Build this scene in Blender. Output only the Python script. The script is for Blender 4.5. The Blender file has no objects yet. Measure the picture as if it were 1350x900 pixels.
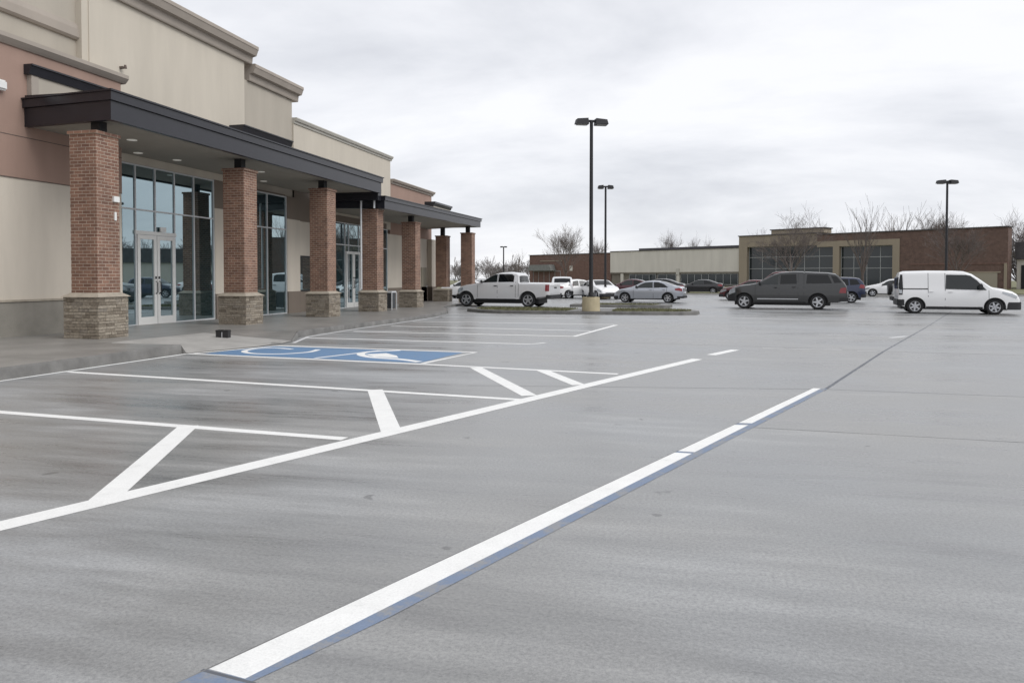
import bpy, bmesh, math, random
from mathutils import Vector, Matrix
R = math.radians
random.seed(7)
scn = bpy.context.scene
COL = scn.collection

# ------------------------------------------------------------------ materials
def new_mat(name):
    m = bpy.data.materials.new(name); m.use_nodes = True
    nt = m.node_tree; b = nt.nodes['Principled BSDF']
    return m, nt, b

def N(nt, t, **kw):
    n = nt.nodes.new(t)
    for k, v in kw.items():
        if k.startswith('i_'):
            key = k[2:]
            n.inputs[int(key) if key.isdigit() else key.replace('_', ' ')].default_value = v
        else: setattr(n, k, v)
    return n

def L(nt, a, ao, b, bi): nt.links.new(a.outputs[ao], b.inputs[bi])

def ramp(nt, stops):
    n = nt.nodes.new('ShaderNodeValToRGB'); cr = n.color_ramp
    while len(cr.elements) < len(stops): cr.elements.new(.5)
    for e, (p, c) in zip(cr.elements, stops):
        e.position = p; e.color = (*c, 1) if len(c) == 3 else c
    return n

def plain(name, c, rough=.5, metal=0., var=.0, scale=3., bump=0., coat=0., ior=None, bscale=None):
    m, nt, b = new_mat(name)
    b.inputs['Base Color'].default_value = (*c, 1)
    b.inputs['Roughness'].default_value = rough
    b.inputs['Metallic'].default_value = metal
    b.inputs['Coat Weight'].default_value = coat
    b.inputs['Coat Roughness'].default_value = .05
    if ior: b.inputs['IOR'].default_value = ior
    if var or bump:
        tc = N(nt, 'ShaderNodeTexCoord')
        nz = N(nt, 'ShaderNodeTexNoise', i_Scale=scale, i_Detail=6., i_Roughness=.6)
        L(nt, tc, 'Object', nz, 'Vector')
        if var:
            lo = tuple(x * (1 - var) for x in c); hi = tuple(min(1, x * (1 + var)) for x in c)
            rp = ramp(nt, [(.3, lo), (.7, hi)])
            L(nt, nz, 'Fac', rp, 'Fac'); L(nt, rp, 'Color', b, 'Base Color')
        if bump:
            n2 = N(nt, 'ShaderNodeTexNoise', i_Scale=bscale or scale * 12, i_Detail=4.)
            L(nt, tc, 'Object', n2, 'Vector')
            bp = N(nt, 'ShaderNodeBump', i_Strength=bump, i_Distance=.01)
            L(nt, n2, 'Fac', bp, 'Height'); L(nt, bp, 'Normal', b, 'Normal')
    return m

_g = None
def mat_ground():
    m, nt, b = new_mat('wet_concrete')
    tc = N(nt, 'ShaderNodeTexCoord')
    # long streaks left by brooming and rain, across the lot
    mp = N(nt, 'ShaderNodeMapping'); mp.inputs['Rotation'].default_value = (0, 0, R(4)); mp.inputs['Scale'].default_value = (.16, .85, 1)
    L(nt, tc, 'Object', mp, 'Vector')
    n1 = N(nt, 'ShaderNodeTexNoise', i_Scale=1.0, i_Detail=8., i_Roughness=.62, i_Distortion=.5); L(nt, mp, 'Vector', n1, 'Vector')
    mp2 = N(nt, 'ShaderNodeMapping'); mp2.inputs['Rotation'].default_value = (0, 0, R(6)); mp2.inputs['Scale'].default_value = (.5, 3.2, 1)
    L(nt, tc, 'Object', mp2, 'Vector')
    n2 = N(nt, 'ShaderNodeTexNoise', i_Scale=1.0, i_Detail=6., i_Roughness=.65); L(nt, mp2, 'Vector', n2, 'Vector')
    n3 = N(nt, 'ShaderNodeTexNoise', i_Scale=.22, i_Detail=4.); L(nt, tc, 'Object', n3, 'Vector')
    n4 = N(nt, 'ShaderNodeTexNoise', i_Scale=46., i_Detail=4., i_Roughness=.95); L(nt, tc, 'Object', n4, 'Vector')
    mx = N(nt, 'ShaderNodeMath', operation='MULTIPLY_ADD'); mx.inputs[1].default_value = .45; L(nt, n1, 'Fac', mx, 0)
    m2 = N(nt, 'ShaderNodeMath', operation='MULTIPLY'); m2.inputs[1].default_value = .38; L(nt, n2, 'Fac', m2, 0); L(nt, m2, 0, mx, 2)
    m3 = N(nt, 'ShaderNodeMath', operation='MULTIPLY_ADD'); m3.inputs[1].default_value = .17; L(nt, n3, 'Fac', m3, 0); L(nt, mx, 0, m3, 2)
    cr = ramp(nt, [(.37, (.160, .161, .159)), (.45, (.238, .239, .236)), (.53, (.295, .296, .292)), (.61, (.365, .366, .361))])
    L(nt, m3, 0, cr, 'Fac')
    sp = ramp(nt, [(.30, (.60, .60, .61)), (.5, (1, 1, 1)), (.70, (1.38, 1.37, 1.35))]); L(nt, n4, 'Fac', sp, 'Fac')
    mul = N(nt, 'ShaderNodeMix', data_type='RGBA', blend_type='MULTIPLY'); mul.inputs[0].default_value = 1.
    wc = ramp(nt, [(.38, (1.01, 1., .985)), (.60, (.98, 1., 1.03))]); L(nt, n3, 'Fac', wc, 'Fac')
    mw = N(nt, 'ShaderNodeMix', data_type='RGBA', blend_type='MULTIPLY'); mw.inputs[0].default_value = 1.
    L(nt, cr, 'Color', mw, 6); L(nt, wc, 'Color', mw, 7)
    L(nt, mw, 2, mul, 6); L(nt, sp, 'Color', mul, 7)
    # damp patches: darker and smoother, with a ragged rim
    mp5 = N(nt, 'ShaderNodeMapping'); mp5.inputs['Rotation'].default_value = (0, 0, R(5)); mp5.inputs['Scale'].default_value = (.20, .62, 1); mp5.inputs['Location'].default_value = (4.3, 2.1, 0)
    L(nt, tc, 'Object', mp5, 'Vector')
    n5 = N(nt, 'ShaderNodeTexNoise', i_Scale=1.3, i_Detail=9., i_Roughness=.66, i_Distortion=.7); L(nt, mp5, 'Vector', n5, 'Vector')
    dr = ramp(nt, [(.42, (1,) * 3), (.53, (.93,) * 3), (.66, (.84,) * 3)]); L(nt, n5, 'Fac', dr, 'Fac')
    mu2 = N(nt, 'ShaderNodeMix', data_type='RGBA', blend_type='MULTIPLY'); mu2.inputs[0].default_value = 1.
    L(nt, mul, 2, mu2, 6); L(nt, dr, 'Color', mu2, 7)
    # small dark specks and drips
    n6 = N(nt, 'ShaderNodeTexNoise', i_Scale=3.4, i_Detail=2., i_Roughness=.5); L(nt, tc, 'Object', n6, 'Vector')
    d6 = ramp(nt, [(.245, (.62,) * 3), (.275, (1,) * 3)]); L(nt, n6, 'Fac', d6, 'Fac')
    mu3 = N(nt, 'ShaderNodeMix', data_type='RGBA', blend_type='MULTIPLY'); mu3.inputs[0].default_value = 1.
    L(nt, mu2, 2, mu3, 6); L(nt, d6, 'Color', mu3, 7); L(nt, mu3, 2, b, 'Base Color')
    rr = ramp(nt, [(.38, (.20,) * 3), (.47, (.33,) * 3), (.58, (.50,) * 3)]); L(nt, m3, 0, rr, 'Fac')
    mr = N(nt, 'ShaderNodeMix', data_type='RGBA', blend_type='MULTIPLY'); mr.inputs[0].default_value = 1.; L(nt, rr, 'Color', mr, 6); L(nt, dr, 'Color', mr, 7); L(nt, mr, 2, b, 'Roughness')
    b.inputs['IOR'].default_value = 1.45
    bp = N(nt, 'ShaderNodeBump', i_Strength=.09, i_Distance=.004); L(nt, n4, 'Fac', bp, 'Height'); L(nt, bp, 'Normal', b, 'Normal')
    return m

def mat_brick(name, c1, c2, mortar, bw=.21, rh=.078, rot=0.):
    m, nt, b = new_mat(name)
    tc = N(nt, 'ShaderNodeTexCoord'); sx = N(nt, 'ShaderNodeSeparateXYZ'); L(nt, tc, 'Object', sx, 0)
    ad = N(nt, 'ShaderNodeMath', operation='ADD'); L(nt, sx, 0, ad, 0); L(nt, sx, 1, ad, 1)
    cb = N(nt, 'ShaderNodeCombineXYZ'); L(nt, ad, 0, cb, 0); L(nt, sx, 2, cb, 1)
    bt = N(nt, 'ShaderNodeTexBrick', i_Scale=1., i_Mortar_Size=.0075, i_Mortar_Smooth=.3, i_Bias=-.1, i_Brick_Width=bw, i_Row_Height=rh)
    bt.inputs['Color1'].default_value = (*c1, 1); bt.inputs['Color2'].default_value = (*c2, 1); bt.inputs['Mortar'].default_value = (*mortar, 1)
    L(nt, cb, 0, bt, 'Vector')
    nz = N(nt, 'ShaderNodeTexNoise', i_Scale=2.2, i_Detail=6., i_Roughness=.7); L(nt, tc, 'Object', nz, 'Vector')
    rp = ramp(nt, [(.3, (.75,) * 3), (.7, (1.22,) * 3)]); L(nt, nz, 'Fac', rp, 'Fac')
    mul = N(nt, 'ShaderNodeMix', data_type='RGBA', blend_type='MULTIPLY'); mul.inputs[0].default_value = 1.
    L(nt, bt, 'Color', mul, 6); L(nt, rp, 'Color', mul, 7); L(nt, mul, 2, b, 'Base Color')
    b.inputs['Roughness'].default_value = .85
    bp = N(nt, 'ShaderNodeBump', i_Strength=.5, i_Distance=.008, invert=True); L(nt, bt, 'Fac', bp, 'Height'); L(nt, bp, 'Normal', b, 'Normal')
    return m

def mat_stone():
    m, nt, b = new_mat('ledge_stone')
    at = N(nt, 'ShaderNodeAttribute', attribute_name='tint')
    rp = ramp(nt, [(0., (.18, .15, .115)), (.35, (.275, .235, .185)), (.7, (.35, .305, .245)), (1., (.235, .205, .17))])
    L(nt, at, 'Fac', rp, 'Fac')
    tc = N(nt, 'ShaderNodeTexCoord'); nz = N(nt, 'ShaderNodeTexNoise', i_Scale=18., i_Detail=5.); L(nt, tc, 'Object', nz, 'Vector')
    r2 = ramp(nt, [(.3, (.7,) * 3), (.7, (1.2,) * 3)]); L(nt, nz, 'Fac', r2, 'Fac')
    mul = N(nt, 'ShaderNodeMix', data_type='RGBA', blend_type='MULTIPLY'); mul.inputs[0].default_value = 1.
    L(nt, rp, 'Color', mul, 6); L(nt, r2, 'Color', mul, 7); L(nt, mul, 2, b, 'Base Color')
    b.inputs['Roughness'].default_value = .9
    bp = N(nt, 'ShaderNodeBump', i_Strength=.5, i_Distance=.02); L(nt, nz, 'Fac', bp, 'Height'); L(nt, bp, 'Normal', b, 'Normal')
    return m

def mat_stucco(name, c, var=.07):
    m, nt, b = new_mat(name)
    tc = N(nt, 'ShaderNodeTexCoord')
    mp = N(nt, 'ShaderNodeMapping'); mp.inputs['Scale'].default_value = (.9, .9, .16); L(nt, tc, 'Object', mp, 'Vector')
    nz = N(nt, 'ShaderNodeTexNoise', i_Scale=1.3, i_Detail=7., i_Roughness=.6); L(nt, mp, 'Vector', nz, 'Vector')
    lo = tuple(x * (1 - var) for x in c); hi = tuple(min(.9, x * (1 + var)) for x in c)
    rp = ramp(nt, [(.3, lo), (.7, hi)]); L(nt, nz, 'Fac', rp, 'Fac'); L(nt, rp, 'Color', b, 'Base Color')
    b.inputs['Roughness'].default_value = .9
    n2 = N(nt, 'ShaderNodeTexNoise', i_Scale=60., i_Detail=4.); L(nt, tc, 'Object', n2, 'Vector')
    bp = N(nt, 'ShaderNodeBump', i_Strength=.25, i_Distance=.01); L(nt, n2, 'Fac', bp, 'Height'); L(nt, bp, 'Normal', b, 'Normal')
    return m

def mat_paintmark(name, c, wear=.35, patch=0.):
    m, nt, b = new_mat(name)
    tc = N(nt, 'ShaderNodeTexCoord')
    nz = N(nt, 'ShaderNodeTexNoise', i_Scale=4.5, i_Detail=9., i_Roughness=.78); L(nt, tc, 'Object', nz, 'Vector')
    n2 = N(nt, 'ShaderNodeTexNoise', i_Scale=80., i_Detail=3., i_Roughness=.8); L(nt, tc, 'Object', n2, 'Vector')
    g = (.27, .27, .27)
    mixc = tuple(a * (1 - wear) + q * wear for a, q in zip(c, g))
    dk = tuple(x * .93 for x in c)
    rp = ramp(nt, [(.27 + patch, mixc), (.38 + patch, dk), (.6 + patch * .6, c)]); L(nt, nz, 'Fac', rp, 'Fac')
    r2 = ramp(nt, [(.3, (.86,) * 3), (.6, (1,) * 3)]); L(nt, n2, 'Fac', r2, 'Fac')
    mul = N(nt, 'ShaderNodeMix', data_type='RGBA', blend_type='MULTIPLY'); mul.inputs[0].default_value = 1.
    L(nt, rp, 'Color', mul, 6); L(nt, r2, 'Color', mul, 7); L(nt, mul, 2, b, 'Base Color')
    b.inputs['Roughness'].default_value = .6
    bp = N(nt, 'ShaderNodeBump', i_Strength=.1, i_Distance=.004); L(nt, n2, 'Fac', bp, 'Height'); L(nt, bp, 'Normal', b, 'Normal')
    return m

M = dict(
    ground=mat_ground(),
    walk=plain('walk_concrete', (.235, .227, .214), .38, var=.22, scale=1.1, bump=.3, bscale=60),
    kerb=plain('kerb_concrete', (.145, .141, .133), .6, var=.35, scale=2.2, bump=.5, bscale=40),
    ramp=plain('ramp_concrete', (.36, .35, .33), .6, var=.15, scale=2., bump=.3, bscale=60),
    white=mat_paintmark('white_road_paint', (.85, .85, .83), .45, .02),
    worn=mat_paintmark('worn_road_paint', (.70, .70, .70), .7),
    blue=mat_paintmark('blue_road_paint', (.125, .235, .40), .55, .07),
    strip=mat_paintmark('faded_blue_paint', (.19, .245, .35), .85, .15),
    joint=plain('joint_sealant', (.11, .118, .135), .6, var=.3, scale=4),
    hairline=plain('hairline_joint', (.20, .202, .20), .6, var=.3, scale=2),
    brick=mat_brick('column_brick', (.25, .138, .095), (.158, .083, .060), (.40, .33, .265), .215, .077),
    stone=mat_stone(),
    stonecap=plain('stone_cap', (.36, .32, .26), .85, var=.15, scale=5, bump=.4),
    tan=mat_stucco('tan_stucco', (.565, .515, .435)),
    lighttan=mat_stucco('light_tan_stucco', (.61, .555, .475), .09),
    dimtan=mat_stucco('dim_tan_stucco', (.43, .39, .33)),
    trimtan=mat_stucco('trim_stucco', (.375, .33, .285)),
    paletrim=mat_stucco('pale_trim', (.50, .48, .43)),
    rose=mat_stucco('rose_stucco', (.345, .235, .19)),
    basegrey=plain('grey_block', (.25, .235, .205), .9, var=.12, scale=2.5, bump=.4),
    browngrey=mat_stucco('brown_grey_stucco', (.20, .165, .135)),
    fascia=plain('dark_fascia', (.017, .017, .023), .28, var=.12, scale=2., bump=.05, ior=1.5),
    soffit=plain('soffit_panel', (.30, .28, .245), .8, var=.06, scale=1.),
    steel=plain('dark_steel', (.014, .014, .016), .6),
    groove=plain('groove_dark', (.13, .10, .085), .9),
    alu=plain('aluminium', (.66, .67, .68), .4, metal=.15, var=.05),
    faralu=plain('far_frame', (.32, .33, .33), .5), farglass=plain('far_glass', (.020, .027, .030), .04, ior=1.5),
    glass=plain('tinted_glass', (.018, .034, .038), .015, ior=5.0),
    lens=plain('lamp_lens', (.85, .85, .81), .3),
    plastic=plain('white_plastic', (.75, .75, .73), .4),
    black=plain('black_plastic', (.016, .016, .018), .5),
    rubber=plain('tyre_rubber', (.018, .018, .019), .8, bump=.2),
    rim=plain('alloy_rim', (.52, .53, .55), .3, metal=.8),
    carglass=plain('car_glass', (.004, .005, .006), .03, ior=1.45),
    clearglass=plain('clear_car_glass', (.012, .016, .017), .03, ior=1.55),
    chrome=plain('chrome', (.7, .7, .72), .15, metal=1.),
    redlens=plain('red_lens', (.20, .010, .016), .2, coat=.5),
    clearlens=plain('clear_lens', (.42, .44, .46), .12, metal=.3, coat=.6, ior=1.6),
    plate=plain('number_plate', (.6, .62, .66), .5),
    bark=plain('bark', (.105, .082, .072), .95, var=.25, scale=3, bump=.4),
    twig=plain('twig', (.15, .125, .115), .95),
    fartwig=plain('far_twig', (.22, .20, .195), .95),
    straw=plain('winter_grass', (.15, .148, .078), .95, var=.35, scale=4, bump=.6),
    polebase=plain('pole_base_concrete', (.43, .37, .245), .85, var=.12, scale=4, bump=.3),
    farbrick=mat_brick('far_brick', (.16, .092, .072), (.13, .075, .06), (.20, .14, .11), .4, .15),
    fardark=mat_brick('far_dark_brick', (.135, .085, .068), (.11, .07, .057), (.16, .11, .09), .4, .15),
    fartan=mat_stucco('far_tan', (.60, .57, .51)),
    farlow=mat_stucco('far_low_wall', (.19, .17, .14)),
    farstone=mat_stucco('far_stone', (.29, .245, .185)),
    coping=plain('dark_coping', (.05, .045, .045), .6),
    darkgrey=plain('dark_roofing', (.075, .07, .075), .8, var=.2, scale=1.5),
    awning=plain('awning_cloth', (.19, .195, .185), .8, var=.15, scale=2),
    doortan=plain('metal_door', (.30, .27, .21), .6),
    bin=plain('bin_panel', (.05, .055, .06), .5),
)
_b = M['glass'].node_tree.nodes['Principled BSDF']; _b.inputs['Specular Tint'].default_value = (.76, .94, 1., 1)
_b = M['lens'].node_tree.nodes['Principled BSDF']; _b.inputs['Emission Color'].default_value = (1, .95, .85, 1); _b.inputs['Emission Strength'].default_value = .10
def paint(name, c, metal=.0, rough=.3): return plain(name, c, rough, metal=metal, coat=.7)
P = dict(
    silver=paint('silver_paint', (.70, .70, .705), .25), greysilver=paint('grey_silver_paint', (.40, .42, .46), .5),
    white=paint('white_paint', (.80, .80, .80)), charcoal=paint('charcoal_paint', (.030, .031, .032), .2),
    navy=paint('navy_paint', (.016, .024, .06), .2), maroon=paint('maroon_paint', (.065, .010, .017), .2),
    red=paint('red_paint', (.085, .010, .014), .1), black=paint('black_paint', (.017, .017, .02), .2),
    offwhite=paint('pearl_paint', (.68, .68, .67)))

# ------------------------------------------------------------------ mesh building
class MB:
    def __init__(s): s.v = []; s.f = []; s.a = []
    def add(s, vs, fs, tint=None):
        o = len(s.v); s.v += [tuple(p) for p in vs]; s.f += [tuple(i + o for i in f) for f in fs]
        s.a += [tint if tint is not None else 0.] * len(vs)
    def box(s, x0, x1, y0, y1, z0, z1, tint=None):
        s.add([(x0, y0, z0), (x1, y0, z0), (x1, y1, z0), (x0, y1, z0), (x0, y0, z1), (x1, y0, z1), (x1, y1, z1), (x0, y1, z1)],
              [(0, 3, 2, 1), (4, 5, 6, 7), (0, 1, 5, 4), (1, 2, 6, 5), (2, 3, 7, 6), (3, 0, 4, 7)], tint)
    def hexa(s, b, t):   # bottom and top loops of the same length, counter-clockwise from above
        n = len(b); s.add(list(b) + list(t), [tuple(range(n))[::-1], tuple(range(n, 2 * n))] + [(i, (i + 1) % n, n + (i + 1) % n, n + i) for i in range(n)])
    def prism(s, prof, y0, y1):   # profile in xz extruded along y
        s.hexa_y(prof, y0, y1)
    def hexa_y(s, prof, y0, y1):
        n = len(prof)
        s.add([(x, y0, z) for x, z in prof] + [(x, y1, z) for x, z in prof],
              [tuple(range(n)), tuple(range(n, 2 * n))[::-1]] + [(i, n + i, n + (i + 1) % n, (i + 1) % n) for i in range(n)])
    def cyl(s, c, r0, r1, h, n=16, axis='z', cap=True):
        vs = []
        for k, r in ((0, r0), (1, r1)):
            for i in range(n):
                a = 2 * math.pi * i / n
                if axis == 'z': vs.append((c[0] + r * math.cos(a), c[1] + r * math.sin(a), c[2] + h * k))
                elif axis == 'y': vs.append((c[0] + r * math.cos(a), c[1] + h * k, c[2] + r * math.sin(a)))
                else: vs.append((c[0] + h * k, c[1] + r * math.cos(a), c[2] + r * math.sin(a)))
        fs = [(i, (i + 1) % n, n + (i + 1) % n, n + i) for i in range(n)]
        if cap: fs += [tuple(range(n))[::-1], tuple(range(n, 2 * n))]
        s.add(vs, fs)
    def tube(s, pts, rad, n=5):
        vs = []; fs = []
        for k, (p, r) in enumerate(zip(pts, rad)):
            d = (pts[min(k + 1, len(pts) - 1)] - pts[max(k - 1, 0)]).normalized()
            u = d.orthogonal().normalized(); w = d.cross(u)
            for i in range(n):
                a = 2 * math.pi * i / n
                vs.append(p + u * (r * math.cos(a)) + w * (r * math.sin(a)))
        for k in range(len(pts) - 1):
            for i in range(n):
                fs.append((k * n + i, k * n + (i + 1) % n, (k + 1) * n + (i + 1) % n, (k + 1) * n + i))
        s.add(vs, fs)
    def lathe_y(s, prof, n=28):   # (r, y) profile spun about the y axis
        vs = []; fs = []; m = len(prof)
        for i in range(n):
            a = 2 * math.pi * i / n
            for r, y in prof: vs.append((r * math.cos(a), y, r * math.sin(a)))
        for i in range(n):
            j = (i + 1) % n
            for k in range(m - 1): fs.append((i * m + k, i * m + k + 1, j * m + k + 1, j * m + k))
        s.add(vs, fs)
    def build(s, name, mat, parent=None, smooth=None, bevel=0., tint=False):
        me = bpy.data.meshes.new(name); me.from_pydata(s.v, [], s.f)
        bm = bmesh.new(); bm.from_mesh(me); bmesh.ops.recalc_face_normals(bm, faces=bm.faces)
        if bevel:
            es = [e for e in bm.edges if len(e.link_faces) == 2 and e.calc_face_angle(0) > R(35)]
            bmesh.ops.bevel(bm, geom=es, offset=bevel, segments=2, affect='EDGES', clamp_overlap=True)
        bm.to_mesh(me); bm.free()
        if tint:
            at = me.attributes.new('tint', 'FLOAT', 'POINT'); at.data.foreach_set('value', s.a)
        if smooth is not None:
            me.polygons.foreach_set('use_smooth', [True] * len(me.polygons)); me.set_sharp_from_angle(angle=R(smooth))
        me.materials.append(mat)
        o = bpy.data.objects.new(name, me); COL.objects.link(o)
        if parent: o.parent = parent
        return o

def tag(o, label=None, cat=None, group=None, kind=None):
    if label: o['label'] = label
    if cat: o['category'] = cat
    if group: o['group'] = group
    if kind: o['kind'] = kind
    return o

def empty(name, loc, rz=0., **kw):
    o = bpy.data.objects.new(name, None); COL.objects.link(o); o.empty_display_size = .3
    o.location = loc; o.rotation_euler = (0, 0, rz); tag(o, **kw); return o

def copy_tree(o, parent=None):
    c = o.copy(); COL.objects.link(c)
    if parent: c.parent = parent
    for ch in list(o.children): copy_tree(ch, c)
    return c

def box(name, mat, parent, x0, x1, y0, y1, z0, z1, bevel=0.):
    m = MB(); m.box(x0, x1, y0, y1, z0, z1); return m.build(name, mat, parent, bevel=bevel)

# ------------------------------------------------------------------ camera, light, sky
cam = bpy.data.cameras.new('camera'); co = bpy.data.objects.new('camera', cam); COL.objects.link(co)
cam.sensor_width = 36; cam.lens = 1000 / 1350 * 36; cam.shift_y = -60 / 1350; cam.clip_end = 3000
co.location = (0, 0, 1.6); co.rotation_euler = (R(90 - 1.375), 0, math.atan(.234)); scn.camera = co

SUN_EL, SUN_AZ = R(46), R(102)     # azimuth measured from +Y towards +X
sd = Vector((math.sin(SUN_AZ) * math.cos(SUN_EL), math.cos(SUN_AZ) * math.cos(SUN_EL), math.sin(SUN_EL)))
sl = bpy.data.lights.new('sun', 'SUN'); sl.energy = 1.4; sl.angle = R(40); sl.color = (1., .985, .965)
so = bpy.data.objects.new('sun', sl); COL.objects.link(so); so.rotation_euler = (-sd).to_track_quat('-Z', 'Y').to_euler()

w = bpy.data.worlds.new('World'); scn.world = w; w.use_nodes = True
nt = w.node_tree; bg = nt.nodes['Background']; bg.inputs['Strength'].default_value = .1
sky = N(nt, 'ShaderNodeTexSky', sky_type='NISHITA', sun_disc=False); sky.sun_elevation = SUN_EL; sky.sun_rotation = SUN_AZ
tc = N(nt, 'ShaderNodeTexCoord'); sx = N(nt, 'ShaderNodeSeparateXYZ'); L(nt, tc, 'Generated', sx, 0)
az = N(nt, 'ShaderNodeMath', operation='MAXIMUM'); az.inputs[1].default_value = 0.; L(nt, sx, 2, az, 0)
ad = N(nt, 'ShaderNodeMath', operation='ADD'); ad.inputs[1].default_value = .30; L(nt, az, 0, ad, 0)
dx = N(nt, 'ShaderNodeMath', operation='DIVIDE'); L(nt, sx, 0, dx, 0); L(nt, ad, 0, dx, 1)
dy = N(nt, 'ShaderNodeMath', operation='DIVIDE'); L(nt, sx, 1, dy, 0); L(nt, ad, 0, dy, 1)
cb = N(nt, 'ShaderNodeCombineXYZ'); L(nt, dx, 0, cb, 0); L(nt, dy, 0, cb, 1)
cmap = N(nt, 'ShaderNodeMapping'); cmap.inputs['Rotation'].default_value = (0, 0, R(13)); cmap.inputs['Scale'].default_value = (.55, .9, 1); cmap.inputs['Location'].default_value = (3.1, 1.7, 0)
L(nt, cb, 0, cmap, 'Vector')
cn = N(nt, 'ShaderNodeTexNoise', i_Scale=1.7, i_Detail=10., i_Roughness=.57, i_Distortion=.25); L(nt, cmap, 0, cn, 'Vector')
ccol = ramp(nt, [(.30, (.66, .675, .725)), (.41, (.77, .785, .83)), (.51, (.88, .89, .93)), (.61, (.965, .97, .995))])
L(nt, cn, 'Fac', ccol, 'Fac')
sc = N(nt, 'ShaderNodeVectorMath', operation='SCALE'); sc.inputs['Scale'].default_value = 8.6; L(nt, ccol, 'Color', sc, 0)
cm = N(nt, 'ShaderNodeMix', data_type='RGBA'); cm.inputs[0].default_value = .94; L(nt, sky, 'Color', cm, 6); L(nt, sc, 0, cm, 7)
L(nt, cm, 2, bg, 'Color')

scn.view_settings.view_transform = 'Standard'; scn.view_settings.look = 'None'; scn.view_settings.gamma = 1
scn.view_settings.exposure = .30; scn.view_settings.use_curve_mapping = False
scn.cycles.use_denoising = True; scn.cycles.max_bounces = 6; scn.cycles.sample_clamp_indirect = 4

# ------------------------------------------------------------------ ground and painted markings, their points taken from image pixels
g = MB(); g.add([(-900, -200, 0), (900, -200, 0), (900, 1500, 0), (-900, 1500, 0)], [(0, 1, 2, 3)])
lot = tag(g.build('parking_lot', M['ground']), 'wide wet grey concrete parking lot with painted lines', 'parking lot', kind='structure')

ZN = [0]
def zlay():
    ZN[0] += 1; return .0010 + ZN[0] * .00003
def catmull(pts, n=8):
    out = []; p = [pts[0]] + list(pts) + [pts[-1]]
    for i in range(1, len(p) - 2):
        for k in range(n):
            t = k / n
            out.append(tuple(.5 * (2 * p[i][j] + (p[i + 1][j] - p[i - 1][j]) * t + (2 * p[i - 1][j] - 5 * p[i][j] + 4 * p[i + 1][j] - p[i + 2][j]) * t * t
                             + (3 * p[i][j] - p[i - 1][j] - 3 * p[i + 1][j] + p[i + 2][j]) * t ** 3) for j in (0, 1)))
    out.append(pts[-1]); return out
def stroke(name, pts, wd, mat, parent=lot, z=None):
    z = zlay() if z is None else z; m = MB(); n = len(pts); L_ = []; R_ = []
    for i, p in enumerate(pts):
        a = Vector(pts[max(i - 1, 0)]); b_ = Vector(pts[min(i + 1, n - 1)]); d = (b_ - a).normalized(); q = Vector((-d.y, d.x))
        ww = wd[i] if isinstance(wd, (list, tuple)) else wd
        if 0 < i < n - 1:
            d0 = (Vector(p) - a).normalized(); ww = ww / max(.5, d0.dot(d))
        L_.append((p[0] + q.x * ww / 2, p[1] + q.y * ww / 2, z)); R_.append((p[0] - q.x * ww / 2, p[1] - q.y * ww / 2, z))
    m.add(L_ + R_, [(i, n + i, n + i + 1, i + 1) for i in range(n - 1)])
    return m.build(name, mat, parent)
def poly(name, pts, mat, parent=lot):
    z = zlay(); m = MB(); m.add([(x, y, z) for x, y in pts], [tuple(range(len(pts)))]); return m.build(name, mat, parent)

# slab joints
for a, b_, wd in [((1.85, 11.43), (4.12, 17.87), .05), ((4.12, 17.87), (7.35, 26.59), .04), ((7.35, 26.59), (12.2, 40), .03)]:
    stroke('slab_joint', [a, b_], wd, M['joint'])
for a, b_ in [((1.85, 11.60), (9, 11.2)), ((.62, 8.46), (7, 8.0)), ((-3.2, 10.8), (1.85, 11.58)), ((4.15, 17.85), (16, 16.8)), ((-3, 19.2), (4.1, 17.9)), ((5.6, 22.0), (18, 20.8)), ((-2.2, 27.3), (7.3, 26.6)), ((7.4, 26.5), (24, 25))]:
    stroke('slab_joint', [a, b_], .018, M['hairline'])
stroke('kerb_line', [(-10.46, -8), (-10.40, 9.6), (-10.30, 13.98)], .10, M['white'])
stroke('kerb_line', [(-9.45, 16.85), (-10.05, 18.7), (-10.14, 22.1), (-10.02, 25), (-9.95, 29.5)], .09, M['worn'])
stroke('stall_line', [(-10.3, 7.62), (-7.99, 7.38), (-3.33, 6.93)], .14, M['white'])
stroke('stall_line', [(-10.28, 10.81), (-2.11, 9.68)], .14, M['white'])
stroke('stall_line', [(-10.34, 13.98), (-5.0, 13.29), (-1.15, 12.64)], .14, M['white'])
stroke('stall_line', [(-9.97, 18.45), (-3.72, 17.86), (-3.45, 18.3)], .13, M['white'])
stroke('stall_line', [(-9.77, 20.95), (-3.05, 20.5), (-2.4, 25.8)], .15, M['white'])
stroke('stall_line', [(-9.6, 23.5), (-2.9, 22.75)], .15, M['white'])
stroke('stall_line', [(-9.85, 26.15), (-2.5, 26.0)], .15, M['white'])
stroke('stall_line', [(-9.8, 29.4), (-4.4, 29.7)], .14, M['white'])
stroke('island_edge_line', [(-10.6, 32.0), (-8.64, 32.15), (1.0, 32.4)], .14, M['worn'])
stroke('aisle_line', [(-6.6, -1.6), (-4.32, 3.98), (-3.05, 7.2), (.16, 15.34)], .215, M['white'])
stroke('aisle_line', [(.44, 16.2), (1.0, 17.5)], .2, M['white'])
for a, b_, wd in [((-5.27, 7.16), (-4.06, 4.52), .205), ((-4.37, 10.08), (-3.02, 7.38), .215), ((-3.70, 12.98), (-2.11, 10.05), .215), ((-2.47, 12.85), (-1.60, 11.22), .21)]:
    stroke('hatch_stripe', [a, b_], wd, M['white'])
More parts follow.
